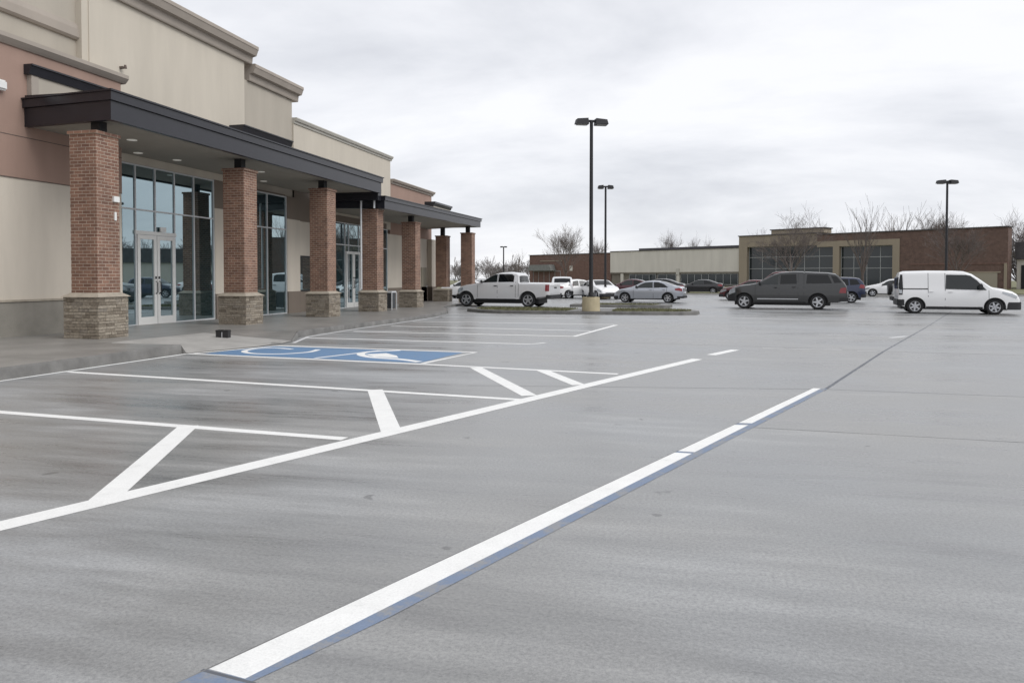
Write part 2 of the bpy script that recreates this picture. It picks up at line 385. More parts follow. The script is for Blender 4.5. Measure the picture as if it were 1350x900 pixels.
# accessible bay: blue field, white border, wheelchair emblem
poly('accessible_panel', [(-9.95, 14.03), (-9.60, 15.95), (-4.70, 15.50), (-4.93, 13.45)], M['blue'])
stroke('accessible_border', [(-10.2, 14.05), (-9.42, 16.1), (-4.45, 15.62), (-4.85, 13.4)], .12, M['white'])
stroke('accessible_emblem', [(-7.25, 13.77), (-6.63, 15.54)], .10, M['white'])
stroke('accessible_emblem', catmull([(-8.05, 15.45), (-7.98, 14.85), (-8.36, 14.36), (-8.95, 14.32), (-9.42, 14.70), (-9.52, 15.28), (-9.2, 15.58), (-8.66, 15.40)]), .13, M['white'])
stroke('accessible_emblem', catmull([(-6.2, 15.68), (-6.72, 15.24), (-6.69, 14.70), (-6.24, 14.2), (-5.5, 13.95), (-5.0, 13.62)]), .17, M['white'])
poly('accessible_emblem', [(-6.60, 14.72), (-6.2, 14.28), (-5.65, 14.2), (-5.85, 14.6), (-6.25, 15.02)], M['white'])
# long white line of the drive aisle with an older blue one showing beside it
def lerp(a, b_, t): return (a[0] + (b_[0] - a[0]) * t, a[1] + (b_[1] - a[1]) * t)
LE = catmull([(-1.906 + .4085 * (y - 2.703), y) for y in (.5, 2.703, 4.9, 7.1, 8.6, 11.66)], 10)
RE = catmull([(-1.719 + .398 * (y - 2.669), y) for y in (.45, 2.669, 4.87, 7.09, 8.61, 11.65)], 10)
def pick(P_, t):
    i_ = min(int(t), len(P_) - 2); return lerp(P_[i_], P_[i_ + 1], t - i_)
def cut(t0, t1):
    ts = [t0] + [k for k in range(int(t0) + 1, int(math.ceil(t1)))] + [t1]
    return [pick(LE, t) for t in ts] + [pick(RE, t) for t in ts][::-1]
BE = [(x + min(.088, .035 + .08 * max(0, y - 2.6)), y - .01) for x, y in RE]
z_ = zlay(); m = MB(); q_ = [p for p in LE]; k_ = len(q_)
m.add([(x - (.0 if y > 2.7 else .02), y, z_) for x, y in q_] + [(x, y, z_) for x, y in BE], [(i, k_ + i, k_ + i + 1, i + 1) for i in range(k_ - 1)]); m.build('faded_blue_line', M['strip'], lot)
for y0_, y1_ in ((10, 29.85), (30.2, 39.8), (40.3, 50)): poly('drive_aisle_line', cut(y0_, y1_), M['white'])
stroke('slab_joint', [(-1.93, 2.69), (-1.66, 2.645)], .018, M['joint'])
stroke('slab_joint', [(x - .006, y) for x, y in LE], .007, M['hairline'])
for p, q, wd in [((1.62, 18.02), (3.30, 18.04), .07), ((3.58, 17.83), (4.0, 17.85), .07), ((3.56, 22.72), (5.3, 22.25), .09), ((5.2, 21.9), (5.8, 22.65), .14), ((-1.55, 27.46), (.42, 27.01), .08), ((8, 28), (13, 27.2), .08), ((6, 24.8), (9, 24.3), .07), ((2, 31), (9, 30.2), .1)]:
    stroke('worn_line', [p, q], wd, M['worn'])

# ------------------------------------------------------------------ sidewalk, kerb, ramp
def hb(y): return .19 if y < 14 else (.11 if y > 27 else .19 - .08 * (y - 14) / 13)
def kh(y):   # kerb height along the edge, dropped at the ramp
    if y <= 13.95: return hb(y)
    if y < 17.3: return .012
    if y < 18.4: return .012 + (hb(y) - .012) * (y - 17.3) / 1.1
    return hb(y)
edge = [(-10.55, -8), (-10.52, 2), (-10.48, 9), (-10.44, 13.95), (-10.30, 13.951), (-9.75, 15.6), (-9.62, 16.6), (-9.75, 17.3), (-10.2, 18.4), (-10.36, 20), (-10.32, 23), (-10.2, 27), (-10.25, 30), (-10.6, 32.5), (-11.4, 35), (-12.3, 37.2), (-12.75, 39), (-12.7, 44), (-12.4, 52)]
m = MB(); n = len(edge); vs = []
for x, y in edge:
    inr = -12.3 if 13.9 < y < 18.5 else x - .15
    vs += [(x, y, kh(y)), (inr, y, hb(y)), (-17.5, y, hb(y)), (x, y, -.05)]
fs = []
for i in range(n - 1):
    a, b_ = 4 * i, 4 * i + 4
    fs += [(a, b_, b_ + 1, a + 1), (a + 1, b_ + 1, b_ + 2, a + 2), (a + 3, b_ + 3, b_, a)]
m.add(vs, fs); walk = tag(m.build('sidewalk', M['walk']), 'broad concrete sidewalk along the storefront', 'sidewalk', kind='structure')
# kerb stones: a separate run before and after the ramp
def kerb_run(pts, wid=.045, name='kerb', lab='concrete kerb', hfn=kh, lift=.006, side=-1):
    m = MB(); vs = []
    for i, (x, y) in enumerate(pts):
        d = (Vector(pts[min(i + 1, len(pts) - 1)]) - Vector(pts[max(i - 1, 0)])).normalized(); q = Vector((d.y, -d.x))   # to the right of travel
        h = hfn(y) + lift
        for off, zz in ((.03, -.02), (.012, h - .03), (-.015, h), (-wid, h), (-wid, -.02)):
            vs.append((x + q.x * off, y + q.y * off, zz))
    k = 5
    fs = [(k * i + j, k * i + k + j, k * i + k + j + 1, k * i + j + 1) for i in range(len(pts) - 1) for j in range(4)] + [tuple(range(5)), tuple(range(k * (len(pts) - 1), k * len(pts)))]
    m.add(vs, fs); return tag(m.build(name, M['kerb'], smooth=40), lab, 'kerb', kind='structure')
kerb_run([(-10.53, -8), (-10.50, 2), (-10.46, 9), (-10.42, 13.93)], lab='concrete kerb in front of the nearest brick column')
kerb_run([(-9.73, 17.32), (-10.18, 18.42), (-10.34, 20), (-10.30, 23), (-10.18, 27), (-10.23, 30), (-10.58, 32.5), (-11.38, 35), (-12.28, 37.2), (-12.73, 39), (-12.68, 44), (-12.38, 52)], lab='concrete kerb beyond the ramp')
m = MB(); m.add([(-10.28, 13.99, .016), (-9.73, 15.6, .016), (-9.60, 16.6, .016), (-9.73, 17.28, .017), (-12.25, 17.28, hb(17.3) + .006), (-12.25, 13.99, hb(14) + .006)], [(0, 1, 2, 3, 4, 5)])
m.v = [(x, y, z) for x, y, z in m.v]
tag(m.build('kerb_ramp', M['ramp']), 'pale concrete kerb ramp at the accessible bay', 'ramp', kind='structure')
for yy in (8., 11., 20., 23., 26., 29., 32.):
    m = MB(); m.add([(-16.1, yy, hb(yy) + .004), (-10.75, yy, hb(yy) + .004), (-10.75, yy + .015, hb(yy) + .004), (-16.1, yy + .015, hb(yy) + .004)], [(0, 1, 2, 3)]); m.build('walk_joint', M['hairline'], walk)

# ------------------------------------------------------------------ traffic islands and verges
def island(name, pts, lab, h=.14, top='walk'):
    n = len(pts); c = Vector((sum(p[0] for p in pts) / n, sum(p[1] for p in pts) / n))
    ins = [tuple(Vector(p) + (c - Vector(p)).normalized() * .22) for p in pts]
    m = MB(); m.add([(x, y, -.02) for x, y in pts] + [(x + (c.x - x) * .004, y + (c.y - y) * .004, h - .03) for x, y in pts] + [(x + (c.x - x) * .008, y + (c.y - y) * .008, h) for x, y in pts] + [(x, y, h) for x, y in ins],
                    [(k * n + i, k * n + (i + 1) % n, (k + 1) * n + (i + 1) % n, (k + 1) * n + i) for k in range(3) for i in range(n)] + [tuple(range(3 * n, 4 * n))])
    return tag(m.build(name, M['kerb'], smooth=40), lab, 'traffic island', kind='structure')
isl = [(-10.3, 34.6), (-9.4, 33.4), (-8.2, 32.75), (-6, 32.7), (-2, 32.9), (-.3, 33.15), (.35, 33.7), (.45, 34.6), (.1, 35.5), (-.8, 35.9), (-5, 35.9), (-9, 36.2), (-10, 35.7)]
island('traffic_island', isl, 'low kerbed traffic island under the twin lamp post')
isl2 = [(-6.4, 41.2), (-1.8, 40.6), (-1.0, 41), (-.9, 42.4), (-1.6, 43), (-6.4, 43.4)]
island('traffic_island', isl2, 'second low traffic island behind the lamp post')
def grass_patch(pts, z, n, hmin, hmax, lab, wid=.02):
    m = MB(); xs = [p[0] for p in pts]; ys = [p[1] for p in pts]
    m.add([(x, y, z) for x, y in pts], [tuple(range(len(pts)))])
    def inside(x, y):
        c = False; j = len(pts) - 1
        for i in range(len(pts)):
            if (pts[i][1] > y) != (pts[j][1] > y) and x < (pts[j][0] - pts[i][0]) * (y - pts[i][1]) / (pts[j][1] - pts[i][1]) + pts[i][0]: c = not c
            j = i
        return c
    k = 0
    while k < n:
        x = random.uniform(min(xs), max(xs)); y = random.uniform(min(ys), max(ys))
        if not inside(x, y): continue
        k += 1; a = random.uniform(0, 6.28); h = random.uniform(hmin, hmax); lx, ly = random.uniform(-.05, .05), random.uniform(-.05, .05)
        m.add([(x - wid * math.cos(a), y - wid * math.sin(a), z), (x + wid * math.cos(a), y + wid * math.sin(a), z), (x + lx, y + ly, z + h)], [(0, 1, 2)])
    return tag(m.build('grass', M['straw']), lab, 'grass', kind='stuff')
grass_patch([(-9.9, 34.7), (-9.2, 33.7), (-8.1, 33.05), (-5.3, 33.0), (-5.1, 35.6), (-9.4, 35.9)], .146, 3600, .03, .09, 'straw coloured grass on the island left of the lamp post')
grass_patch([(-3.3, 33.15), (-.6, 33.4), (.05, 34.0), (.1, 34.7), (-.9, 35.6), (-3.3, 35.6)], .146, 2600, .03, .09, 'straw coloured grass on the island right of the lamp post')
grass_patch([(-5.8, 41.5), (-1.9, 41), (-1.5, 42.4), (-5.8, 42.9)], .146, 1500, .03, .08, 'dry grass on the far island')
m = MB(); m.box(-17, 30, 72.3, 72.6, -.02, .15); m.box(-17, 30, 75.4, 75.7, -.02, .15)
tag(m.build('kerb', M['ramp']), 'long pale kerb of the far verge', 'kerb', kind='structure')
grass_patch([(-17, 72.65), (30, 72.65), (30, 75.35), (-17, 75.35)], .12, 9000, .04, .12, 'strip of straw coloured grass on the far verge', .04)
m = MB(); m.add([(-60, 90, .05), (130, 60, .05), (220, 170, .05), (220, 420, .05), (-160, 420, .05), (-160, 140, .05), (-60, 110, .05)], [tuple(range(7))])
tag(m.build('ground', M['straw']), 'dull winter grassland behind the buildings', 'ground', kind='structure')

# ------------------------------------------------------------------ the store building
store = empty('store_building', (-16.4, 25, 0), label='long tan and rose stucco store with brick columned canopies', cat='store')
def sub(name, mb, mat, parent=store, **kw):
    o = mb.build(name, mat, parent, **kw)
    return o
SO = Vector((16.4, -25, 0))
class SB(MB):      # world coordinates in, store-local coordinates out
    def build(s, name, mat, parent=store, **kw):
        s.v = [(x + 16.4, y - 25, z) for x, y, z in s.v]
        return MB.build(s, name, mat, parent, **kw)
def wall(x, y0, y1, z0, z1, mat, name='wall', d=.6):
    m = SB(); m.box(x - d, x, y0, y1, z0, z1); return m.build(name, M[mat])
# left block
wall(-15.74, -8, 18.58, -.05, 1.02, 'basegrey', 'block_base', d=.9)
box_cap = SB(); box_cap.box(-16.6, -15.71, -8, 18.6, 1.02, 1.07); box_cap.build('base_ledge', M['stonecap'])
wall(-15.8, -8, 18.6, 1.07, 4.0, 'lighttan', d=.85)
wall(-15.78, -8, 18.6, 4.0, 7.12, 'rose', 'upper_wall', d=.85)
gm = SB()
for zz in (5.0, 3.99): gm.box(-16.3, -15.776, -8, 18.603, zz, zz + .02)
gm.build('wall_groove', M['groove'])
m = SB(); m.prism([(-16.7, 7.12), (-15.74, 7.12), (-15.69, 7.17), (-15.62, 7.25), (-15.62, 7.35), (-16.7, 7.35)], -8, 18.74); m.build('cornice', M['trimtan'])
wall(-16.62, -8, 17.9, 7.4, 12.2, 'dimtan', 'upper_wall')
m = SB(); m.prism([(-16.7, 8.18), (-16.56, 8.18), (-16.5, 8.24), (-16.5, 8.42), (-16.53, 8.42), (-16.53, 8.47), (-16.57, 8.62), (-16.7, 8.62)], -8, 17.9); m.build('trim_band', M['trimtan'])
wall(-16.43, 17.9, 18.14, 7.4, 12.2, 'tan', 'pilaster')
# tall centre wall over the entrance
wall(-16.4, 18.14, 25.75, 5.06, 9.72, 'tan', 'upper_wall')
def cornice(x, y0, y1, z0, z1, p, mat='trimtan', ext=True):
    h = z1 - z0; m = SB()
    m.prism([(x - .6, z0), (x + p * .25, z0), (x + p * .3, z0 + h * .06), (x + p * .36, z0 + h * .4), (x + p * .75, z0 + h * .46), (x + p * .95, z0 + h * .78), (x + p, z0 + h * .8), (x + p, z0 + h * .97), (x + p * .96, z0 + h), (x - .6, z0 + h)], y0, y1 + (p * .9 if ext else 0))
    m.build('cornice', M[mat])
cornice(-16.4, 18.14, 25.75, 9.72, 10.36, .40)
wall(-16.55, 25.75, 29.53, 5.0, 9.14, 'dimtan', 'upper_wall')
cornice(-16.55, 26.15, 29.53, 9.14, 9.76, .38)
wall(-16.48, 29.53, 40.28, 4.3, 8.17, 'tan', 'upper_wall')
cornice(-16.48, 29.53, 40.25, 8.17, 8.42, .16, 'paletrim')
wall(-16.52, 40.28, 47.4, 4.06, 6.93, 'rose', 'upper_wall')
cornice(-16.52, 40.45, 47.4, 6.93, 7.2, .22)
# the volume behind the parapets, roof below their tops
m = SB(); m.box(-44, -16.9, -8, 47.3, 0, 6.4); m.build('rear_wall', M['dimtan'])
# lower wall pieces between the storefronts
def tri(x, y0, y1, top=5.6):
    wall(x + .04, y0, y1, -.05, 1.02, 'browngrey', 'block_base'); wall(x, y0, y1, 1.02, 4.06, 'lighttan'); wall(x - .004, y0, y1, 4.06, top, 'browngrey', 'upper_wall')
tri(-16.38, 23.82, 25.45, 5.06); tri(-16.38, 28.78, 29.85, 5.0)
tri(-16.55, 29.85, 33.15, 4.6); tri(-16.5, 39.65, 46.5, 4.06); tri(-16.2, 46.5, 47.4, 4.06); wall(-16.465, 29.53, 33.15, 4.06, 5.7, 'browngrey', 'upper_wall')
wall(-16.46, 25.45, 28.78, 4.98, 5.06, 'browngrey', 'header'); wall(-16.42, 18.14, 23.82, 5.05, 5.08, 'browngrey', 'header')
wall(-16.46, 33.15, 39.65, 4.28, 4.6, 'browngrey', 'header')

def storefront(y0, y1, z0, z1, mull, trans, x=-16.42, skip=None, t=.046):
    f = SB()
    f.box(x - .1, x + .02, y0, y0 + t, z0, z1); f.box(x - .1, x + .02, y1 - t, y1, z0, z1)
    f.box(x - .1, x + .018, y0 + t, y1 - t, z1 - t, z1); f.box(x - .1, x + .018, y0 + t, y1 - t, z0, z0 + t)
    for k, y in enumerate(mull): f.box(x - .1, x + .016, y - t / 2, y + t / 2, z0 + t, z1 - t)
    ys = [y0] + list(mull) + [y1]
    for i in range(len(ys) - 1):
        for tz in trans: f.box(x - .1, x + .012, ys[i] + t / 2, ys[i + 1] - t / 2, tz - t / 2, tz + t / 2)
    fr = f.build('storefront', M['alu'])
    for i in range(len(ys) - 1):
        zs = [z0] + list(trans) + [z1]
        for j in range(len(zs) - 1):
            if skip and skip(ys[i], zs[j]): continue
            p = SB(); a = random.uniform(-.004, .004)
            p.add([(x - .02 + a, ys[i], zs[j]), (x - .02 - a, ys[i + 1], zs[j]), (x - .02 - a, ys[i + 1], zs[j + 1]), (x - .02 + a, ys[i], zs[j + 1])], [(0, 1, 2, 3)])
            p.build('glass_pane', M['glass'], fr)
    return fr
def door_leaf(y0, y1, z0, z1, x=-16.40, hs=1):
    f = SB(); s = .12
    f.box(x - .05, x + .02, y0, y0 + s, z0, z1); f.box(x - .05, x + .02, y1 - s, y1, z0, z1)
    f.box(x - .05, x + .019, y0 + s, y1 - s, z1 - .13, z1); f.box(x - .05, x + .019, y0 + s, y1 - s, z0, z0 + .24)
    d = f.build('entrance_door', M['plastic'])
    p = SB(); p.add([(x - .02, y0 + s, z0 + .24), (x - .02, y1 - s, z0 + .24), (x - .02, y1 - s, z1 - .13), (x - .02, y0 + s, z1 - .13)], [(0, 1, 2, 3)]); p.build('glass_pane', M['glass'], d)
    h = SB(); yy = y1 - .06 if hs > 0 else y0 + .06
    h.tube([Vector((x + .02, yy, z0 + .95)), Vector((x + .09, yy, z0 + 1.0)), Vector((x + .09, yy, z0 + 1.30)), Vector((x + .02, yy, z0 + 1.35))], [.017] * 4, 6)
    h.box(x + .02, x + .035, yy - .03, yy + .03, z0 + 1.42, z0 + 1.5); h.build('push_handle', M['steel'], d)
    return d
z1f = hb(21) - .02
storefront(19.26, 23.82, z1f, 5.05, [19.90, 20.78, 21.70, 22.70], [3.68], skip=lambda y, z: False)
box_h = SB(); box_h.box(-16.5, -16.385, 19.86, 21.74, 2.93, 3.04); box_h.build('door_header', M['plastic'])
door_leaf(19.94, 20.79, z1f + .015, 2.92, hs=1); door_leaf(20.82, 21.67, z1f + .015, 2.92, hs=-1)
m = SB(); m.box(-16.4, -16.36, 20.95, 21.22, 3.05, 3.2); m.build('door_sensor', M['plastic'])
storefront(25.45, 28.78, .1, 4.98, [26.4, 27.3], [3.6])
storefront(33.15, 39.65, .1, 4.28, [34.3, 34.72, 35.9, 37.1, 38.4], [3.2])
door_leaf(34.40, 35.22, .13, 2.9, hs=1); door_leaf(35.25, 36.05, .13, 2.9, hs=-1)
m = SB(); m.box(-16.6, -16.5, 29.95, 31.0, 1.0, 2.56); ww = m.build('window', M['steel']); p = SB(); p.box(-16.6, -16.49, 30.02, 30.93, 1.07, 2.49); p.build('glass_pane', M['glass'], ww)
m = SB(); m.box(-16.6, -16.46, 45.3, 46.3, .1, 2.25); dd = m.build('service_door', M['doortan']); m = SB(); m.box(-16.46, -16.40, 46.1, 46.2, 1.0, 1.12); m.build('door_handle', M['alu'], dd)
m = SB(); m.box(-15.8, -15.62, 14.3, 14.78, 5.98, 6.22); m.build('wall_light', M['plastic'], bevel=.04)
m = SB(); m.box(-16.42, -16.28, 19.28, 19.36, 7.76, 7.82); m.cyl((-16.26, 19.36, 7.77), .05, .03, .1, 8); m.build('wall_camera', M['groove'])

# brick columns
def stone_base(cx, cy, hw, z0, z1):
    m = SB(); rnd = random.Random(int(cy * 100)); z = z0
    m.box(cx - hw + .04, cx + hw - .04, cy - hw + .04, cy + hw - .04, z0, z1, .3)
    while z < z1 - .02:
        h = min(rnd.choice([.06, .07, .075]), z1 - z)
        for side in range(4):
            u = -hw
            while u < hw - .01:
                l = min(rnd.uniform(.16, .34), hw - u); pr = rnd.uniform(-.002, .012); t = rnd.random()
                a0, a1 = u + .003, u + l - .003
                if side == 0: m.box(cx + a0, cx + a1, cy - hw - pr, cy - hw + .05, z + .004, z + h - .004, t)
                if side == 1: m.box(cx + hw - .05, cx + hw + pr, cy + a0, cy + a1, z + .004, z + h - .004, t)
                if side == 2: m.box(cx + a0, cx + a1, cy + hw - .05, cy + hw + pr, z + .004, z + h - .004, t)
                if side == 3: m.box(cx - hw - pr, cx - hw + .05, cy + a0, cy + a1, z + .004, z + h - .004, t)
                u += l
        z += h
    return m
def column(cx, cy, ztop, zpost, hw=.36, hb_=.475, zb=1.08, dy=0.):
    m = SB(); m.box(cx - hw, cx + hw, cy - hw, cy + hw, 1.0, ztop - .07); c = m.build('brick_column', M['brick'])
    m = SB(); m.box(cx - hw - .035, cx + hw + .035, cy - hw - .035, cy + hw + .035, ztop - .07, ztop); m.build('cap', M['brick'], c)
    stone_base(cx, cy, hb_, -.02, zb - .09).build('stone_base', M['stone'], c, tint=True)
    m = SB(); m.hexa([(cx - hb_ - .05, cy - hb_ - .05, zb - .09), (cx + hb_ + .05, cy - hb_ - .05, zb - .09), (cx + hb_ + .05, cy + hb_ + .05, zb - .09), (cx - hb_ - .05, cy + hb_ + .05, zb - .09)],
                     [(cx - hw - .01, cy - hw - .01, zb + .01), (cx + hw + .01, cy - hw - .01, zb + .01), (cx + hw + .01, cy + hw + .01, zb + .01), (cx - hw - .01, cy + hw + .01, zb + .01)])
    m.build('base_cap', M['stonecap'], c)
    m = SB(); m.box(cx - .12, cx + .12, cy + dy - .12, cy + dy + .12, ztop, zpost); m.build('steel_post', M['steel'], c)
    return c
c1 = column(-13.71, 15.28, 5.0, 5.31, zb=1.24, dy=.15)
m = SB(); m.box(-13.35, -13.30, 15.42, 15.60, 3.40, 3.53); m.build('electric_box', M['plastic'], c1)
m = SB(); m.box(-13.35, -13.32, 15.46, 15.52, 2.96, 3.16); m.build('small_notice', M['plastic'], c1)
column(-13.72, 21.26, 4.97, 5.35, zb=1.12); column(-13.70, 26.72, 4.98, 5.35, zb=1.08)
column(-13.70, 31.40, 4.60, 5.3, zb=1.04); column(-13.74, 36.3, 4.40, 4.82, zb=.98)
column(-15.25, 45.9, 4.25, 4.95, zb=.92); column(-13.62, 46.0, 4.42, 4.95, zb=.92)

# canopies: end faces skewed to fit their corners in the image
def canopy(y0, y1, y0w, xf, zb0, zt0, zb1, zt1, wallb, xw=-16.2, split=.35, name='canopy'):
    def pt(x, y, z): return (x, y, z)
    ht0, ht1 = zt0 - zb0, zt1 - zb1
    zm0, zm1 = zt0 - ht0 * split, zt1 - ht1 * split
    m = SB()
    def ringbox(o, za0, za1, zc0, zc1):   # slab from za to zc with an outward offset o
        b_ = [(xf + o, y0 - o, za0), (xf + o, y1 + o, za1), (xw, y1 + o, za1), (xw, y0w - o, za0)]
        t_ = [(xf + o, y0 - o, zc0), (xf + o, y1 + o, zc1), (xw, y1 + o, zc1), (xw, y0w - o, zc0)]
        return b_, t_
    b_, t_ = ringbox(-.02, zb0 + .12, zb1 + .12, zt0 - .02, zt1 - .02); b_[2] = (xw, y1 - .02, wallb + .08); b_[3] = (xw, y0w + .02, wallb + .08)
    t_[2] = (xw, y1 - .02, zt1 + .12); t_[3] = (xw, y0w + .02, zt0 + .12); m.hexa(b_, t_)
    c = m.build(name, M['fascia'])
    # fascia boards: front, near end, far end; two tiers
    for o, a0, a1, q0, q1 in ((.0, zb0, zb1, zm0, zm1), (.06, zm0, zm1, zt0 - .04, zt1 - .04), (.10, zt0 - .04, zt1 - .04, zt0, zt1)):
        f = SB(); th = .14
        dirw = (Vector((xw, y0w)) - Vector((xf, y0))).normalized()
        wl = (wallb - zb0)
        f.hexa([(xf - th, y0 + th, a0), (xf + o, y0 - o, a0), (xf + o, y1 + o, a1), (xf - th, y1 - th, a1)], [(xf - th, y0 + th, q0), (xf + o, y0 - o, q0), (xf + o, y1 + o, q1), (xf - th, y1 - th, q1)])
        f.hexa([(xw - .02, y0w - o, a0 + wl), (xf + o, y0 - o - .001, a0), (xf - th, y0 + th, a0), (xw - .02, y0w + th, a0 + wl)], [(xw - .02, y0w - o, q0 + wl * .6), (xf + o, y0 - o - .001, q0), (xf - th, y0 + th, q0), (xw - .02, y0w + th, q0 + wl * .6)])
        f.hexa([(xw - .02, y1 - th, a1), (xf - th, y1 - th, a1), (xf + o, y1 + o + .001, a1), (xw - .02, y1 + o, a1)], [(xw - .02, y1 - th, q1), (xf - th, y1 - th, q1), (xf + o, y1 + o + .001, q1), (xw - .02, y1 + o, q1)])
        f.build('fascia', M['fascia'], c)
    s = SB(); s.hexa([(xf - .13, y0 + .13, zb0 + .06), (xf - .13, y1 - .13, zb1 + .06), (xw - .15, y1 - .13, wallb + .02), (xw - .15, y0w + .13, wallb + .02)][::-1],
                     [(xf - .13, y0 + .13, zb0 + .10), (xf - .13, y1 - .13, zb1 + .10), (xw - .15, y1 - .13, wallb + .06), (xw - .15, y0w + .13, wallb + .06)][::-1])
    s.build('soffit', M['soffit'], c)
    return c
can1 = canopy(15.0, 30.75, 15.42, -13.0, 5.24, 5.93, 5.24, 5.93, 5.27)
for x, y in ((-15.92, 19.44), (-15.70, 20.9), (-15.9, 26.2), (-14.6, 17.6), (-14.6, 23.9)):
    zz = 5.24 + .06 - .01 * (-13.13 - x) / 3.2
    m = SB(); m.cyl((x, y, zz - .012), .13, .13, .06, 20); m.build('downlight', M['lens'], can1)
can2 = canopy(31.1, 46.75, 31.1, -13.0, 4.62, 5.17, 4.80, 5.36, 4.70, xw=-16.45)
def monitor(x, y0, y1, z0, z1, par):
    m = SB(); m.box(-16.3, x - .06, y0 + .1, y1 - .1, z0, z1 - .22); m.build('roof_monitor', M['dimtan'], par)
    m = SB(); m.prism([(-16.3, z1 - .24), (x - .02, z1 - .24), (x + .04, z1 - .05), (x + .08, z1 - .04), (x + .08, z1), (-16.3, z1)], y0, y1); m.build('monitor_fascia', M['fascia'], par)
    m = SB(); m.box(x - .2, x - .045, y0 + .09, y0 + .3, z0 + .2, z1 - .24); m.build('monitor_post', M['trimtan'], par)
monitor(-15.60, 15.36, 20.0, 5.75, 6.78, can1); monitor(-15.75, 24.6, 28.1, 5.9, 7.13, can1)
m = SB(); m.box(-15.5, -14.95, 43.3, 46.5, 5.2, 6.0); m.build('roof_monitor', M['dimtan'], can2)
m = SB(); m.prism([(-15.5, 5.9), (-14.94, 5.9), (-14.88, 6.03), (-14.82, 6.05), (-14.82, 6.15), (-15.5, 6.15)], 43.2, 46.6); m.build('monitor_fascia', M['fascia'], can2)
m = SB(); m.box(-16.2, -13.12, 30.66, 31.02, 4.95, 5.30); m.build('gap_cover', M['fascia'], can1)  # added to cover the gap of sky between the two canopies
m = SB(); m.box(-14.7, -14.3, 28.4, 28.9, 5.95, 6.33); m.build('roof_vent', M['steel'], can1)
m = SB(); m.tube([Vector((-14.0, 30.9, 5.2)), Vector((-14.0, 30.86, 4.6)), Vector((-14.0, 30.86, 1.1))], [.045] * 3, 8); m.tube([Vector((-13.4, 30.92, 5.2)), Vector((-13.4, 30.9, 4.62))], [.045] * 2, 8); m.build('downpipe', M['alu'])

# litter bin and kerbside boxes
lb = empty('litter_bin', (-13.75, 33.3, .11), label='dark square litter bin beside a brick column under the farther canopy', cat='litter bin')
m = MB(); m.box(-.26, .26, -.26, .26, .06, .78); m.build('body', M['bin'], lb, bevel=.02)
m = MB(); m.box(-.30, .30, -.30, .30, .78, .86); m.build('lid', M['alu'], lb, bevel=.02)
m = MB()
for sx_, sy_ in ((-1, -1), (1, -1), (1, 1), (-1, 1)): box('corner_post', M['alu'], lb, sx_ * .29 - .02, sx_ * .29 + .02, sy_ * .29 - .02, sy_ * .29 + .02, 0, .79)
ub = empty('utility_box', (-11.28, 16.7, hb(16.7) * .6), label='small black twin box standing at the top of the kerb ramp', cat='utility box')
ub.rotation_euler = (0, 0, R(8))
for s_ in (-1, 1):
    m = MB(); m.box(s_ * .085 - .07, s_ * .085 + .07, -.09, .09, 0.0, .2); m.box(s_ * .085 - .08, s_ * .085 + .08, -.1, .1, .16, .19); m.build('box', M['black'], ub, bevel=.008)
m = MB(); m.box(-.022, .022, -.07, .07, 0, .15); m.build('spacer', M['alu'], ub)

# ------------------------------------------------------------------ lamp posts
def lamp_post(x, y, h, az, label, base=True, rad=.09, heads=2, hl=.56):
    r = empty('lamp_post', (x, y, .1 if base else 0), label=label, cat='lamp post', group='lamp posts of the parking lot')
    zb = 0
    if base:
        m = MB(); m.cyl((0, 0, -.05), .40, .385, .70, 28); m.build('concrete_base', M['polebase'], r, smooth=40, bevel=.02); zb = .65
    m = MB(); m.cyl((0, 0, zb), rad, rad * .8, h - zb, 12); p = m.build('pole', M['steel'], r, smooth=40)
    m = MB(); m.box(-.17, .17, -.17, .17, zb, zb + .05); m.cyl((0, 0, zb + .05), .13, .11, .16, 12); m.build('base_plate', M['steel'], r)
    for k in range(heads):
        a = az + math.pi * k; c, s = math.cos(a), math.sin(a)
        m = MB(); hw = .21
        def tp(u, v, z): return (u * c - v * s, u * s + v * c, z)
        u0, u1 = .16, .16 + hl
        m.hexa([tp(u0, -hw, h - .17), tp(u1, -hw, h - .14), tp(u1, hw, h - .17), tp(u0, hw, h - .17)], [tp(u0 + .02, -hw + .03, h + .10), tp(u1 - .05, -hw + .03, h + .06), tp(u1 - .05, hw - .03, h + .06), tp(u0 + .02, hw - .03, h + .10)])
        m.hexa([tp(0, -.04, h - .06), tp(u0 + .02, -.04, h - .06), tp(u0 + .02, .04, h - .06), tp(0, .04, h - .06)], [tp(0, -.04, h + .04), tp(u0 + .02, -.04, h + .04), tp(u0 + .02, .04, h + .04), tp(0, .04, h + .04)])
        hd = m.build('lamp_head', M['steel'], r)
        m = MB(); m.hexa([tp(u0 + .06, -hw + .05, h - .185), tp(u1 - .06, -hw + .05, h - .185), tp(u1 - .06, hw - .05, h - .185), tp(u0 + .06, hw - .05, h - .185)], [tp(u0 + .06, -hw + .05, h - .165), tp(u1 - .06, -hw + .05, h - .165), tp(u1 - .06, hw - .05, h - .165), tp(u0 + .06, hw - .05, h - .165)])
        m.build('lens', plain_lens, hd)
    return r
plain_lens = plain('dull_lens', (.22, .22, .21), .3)
lamp_post(-4.22, 33.3, 8.35, R(203), 'tallest black twin head lamp post on a concrete base on the near island')
lamp_post(-6.05, 56.1, 8.2, R(196), 'thin black lamp post right behind the tallest one, before the brick wall', hl=.42)
lamp_post(17.44, 58.5, 8.2, R(193), 'black twin head lamp post rising behind the white van', hl=.55)
lamp_post(-38.65, 157.3, 8.2, R(193), 'tiny distant lamp post above the bare trees beyond the store', base=False, rad=.16, hl=.6)

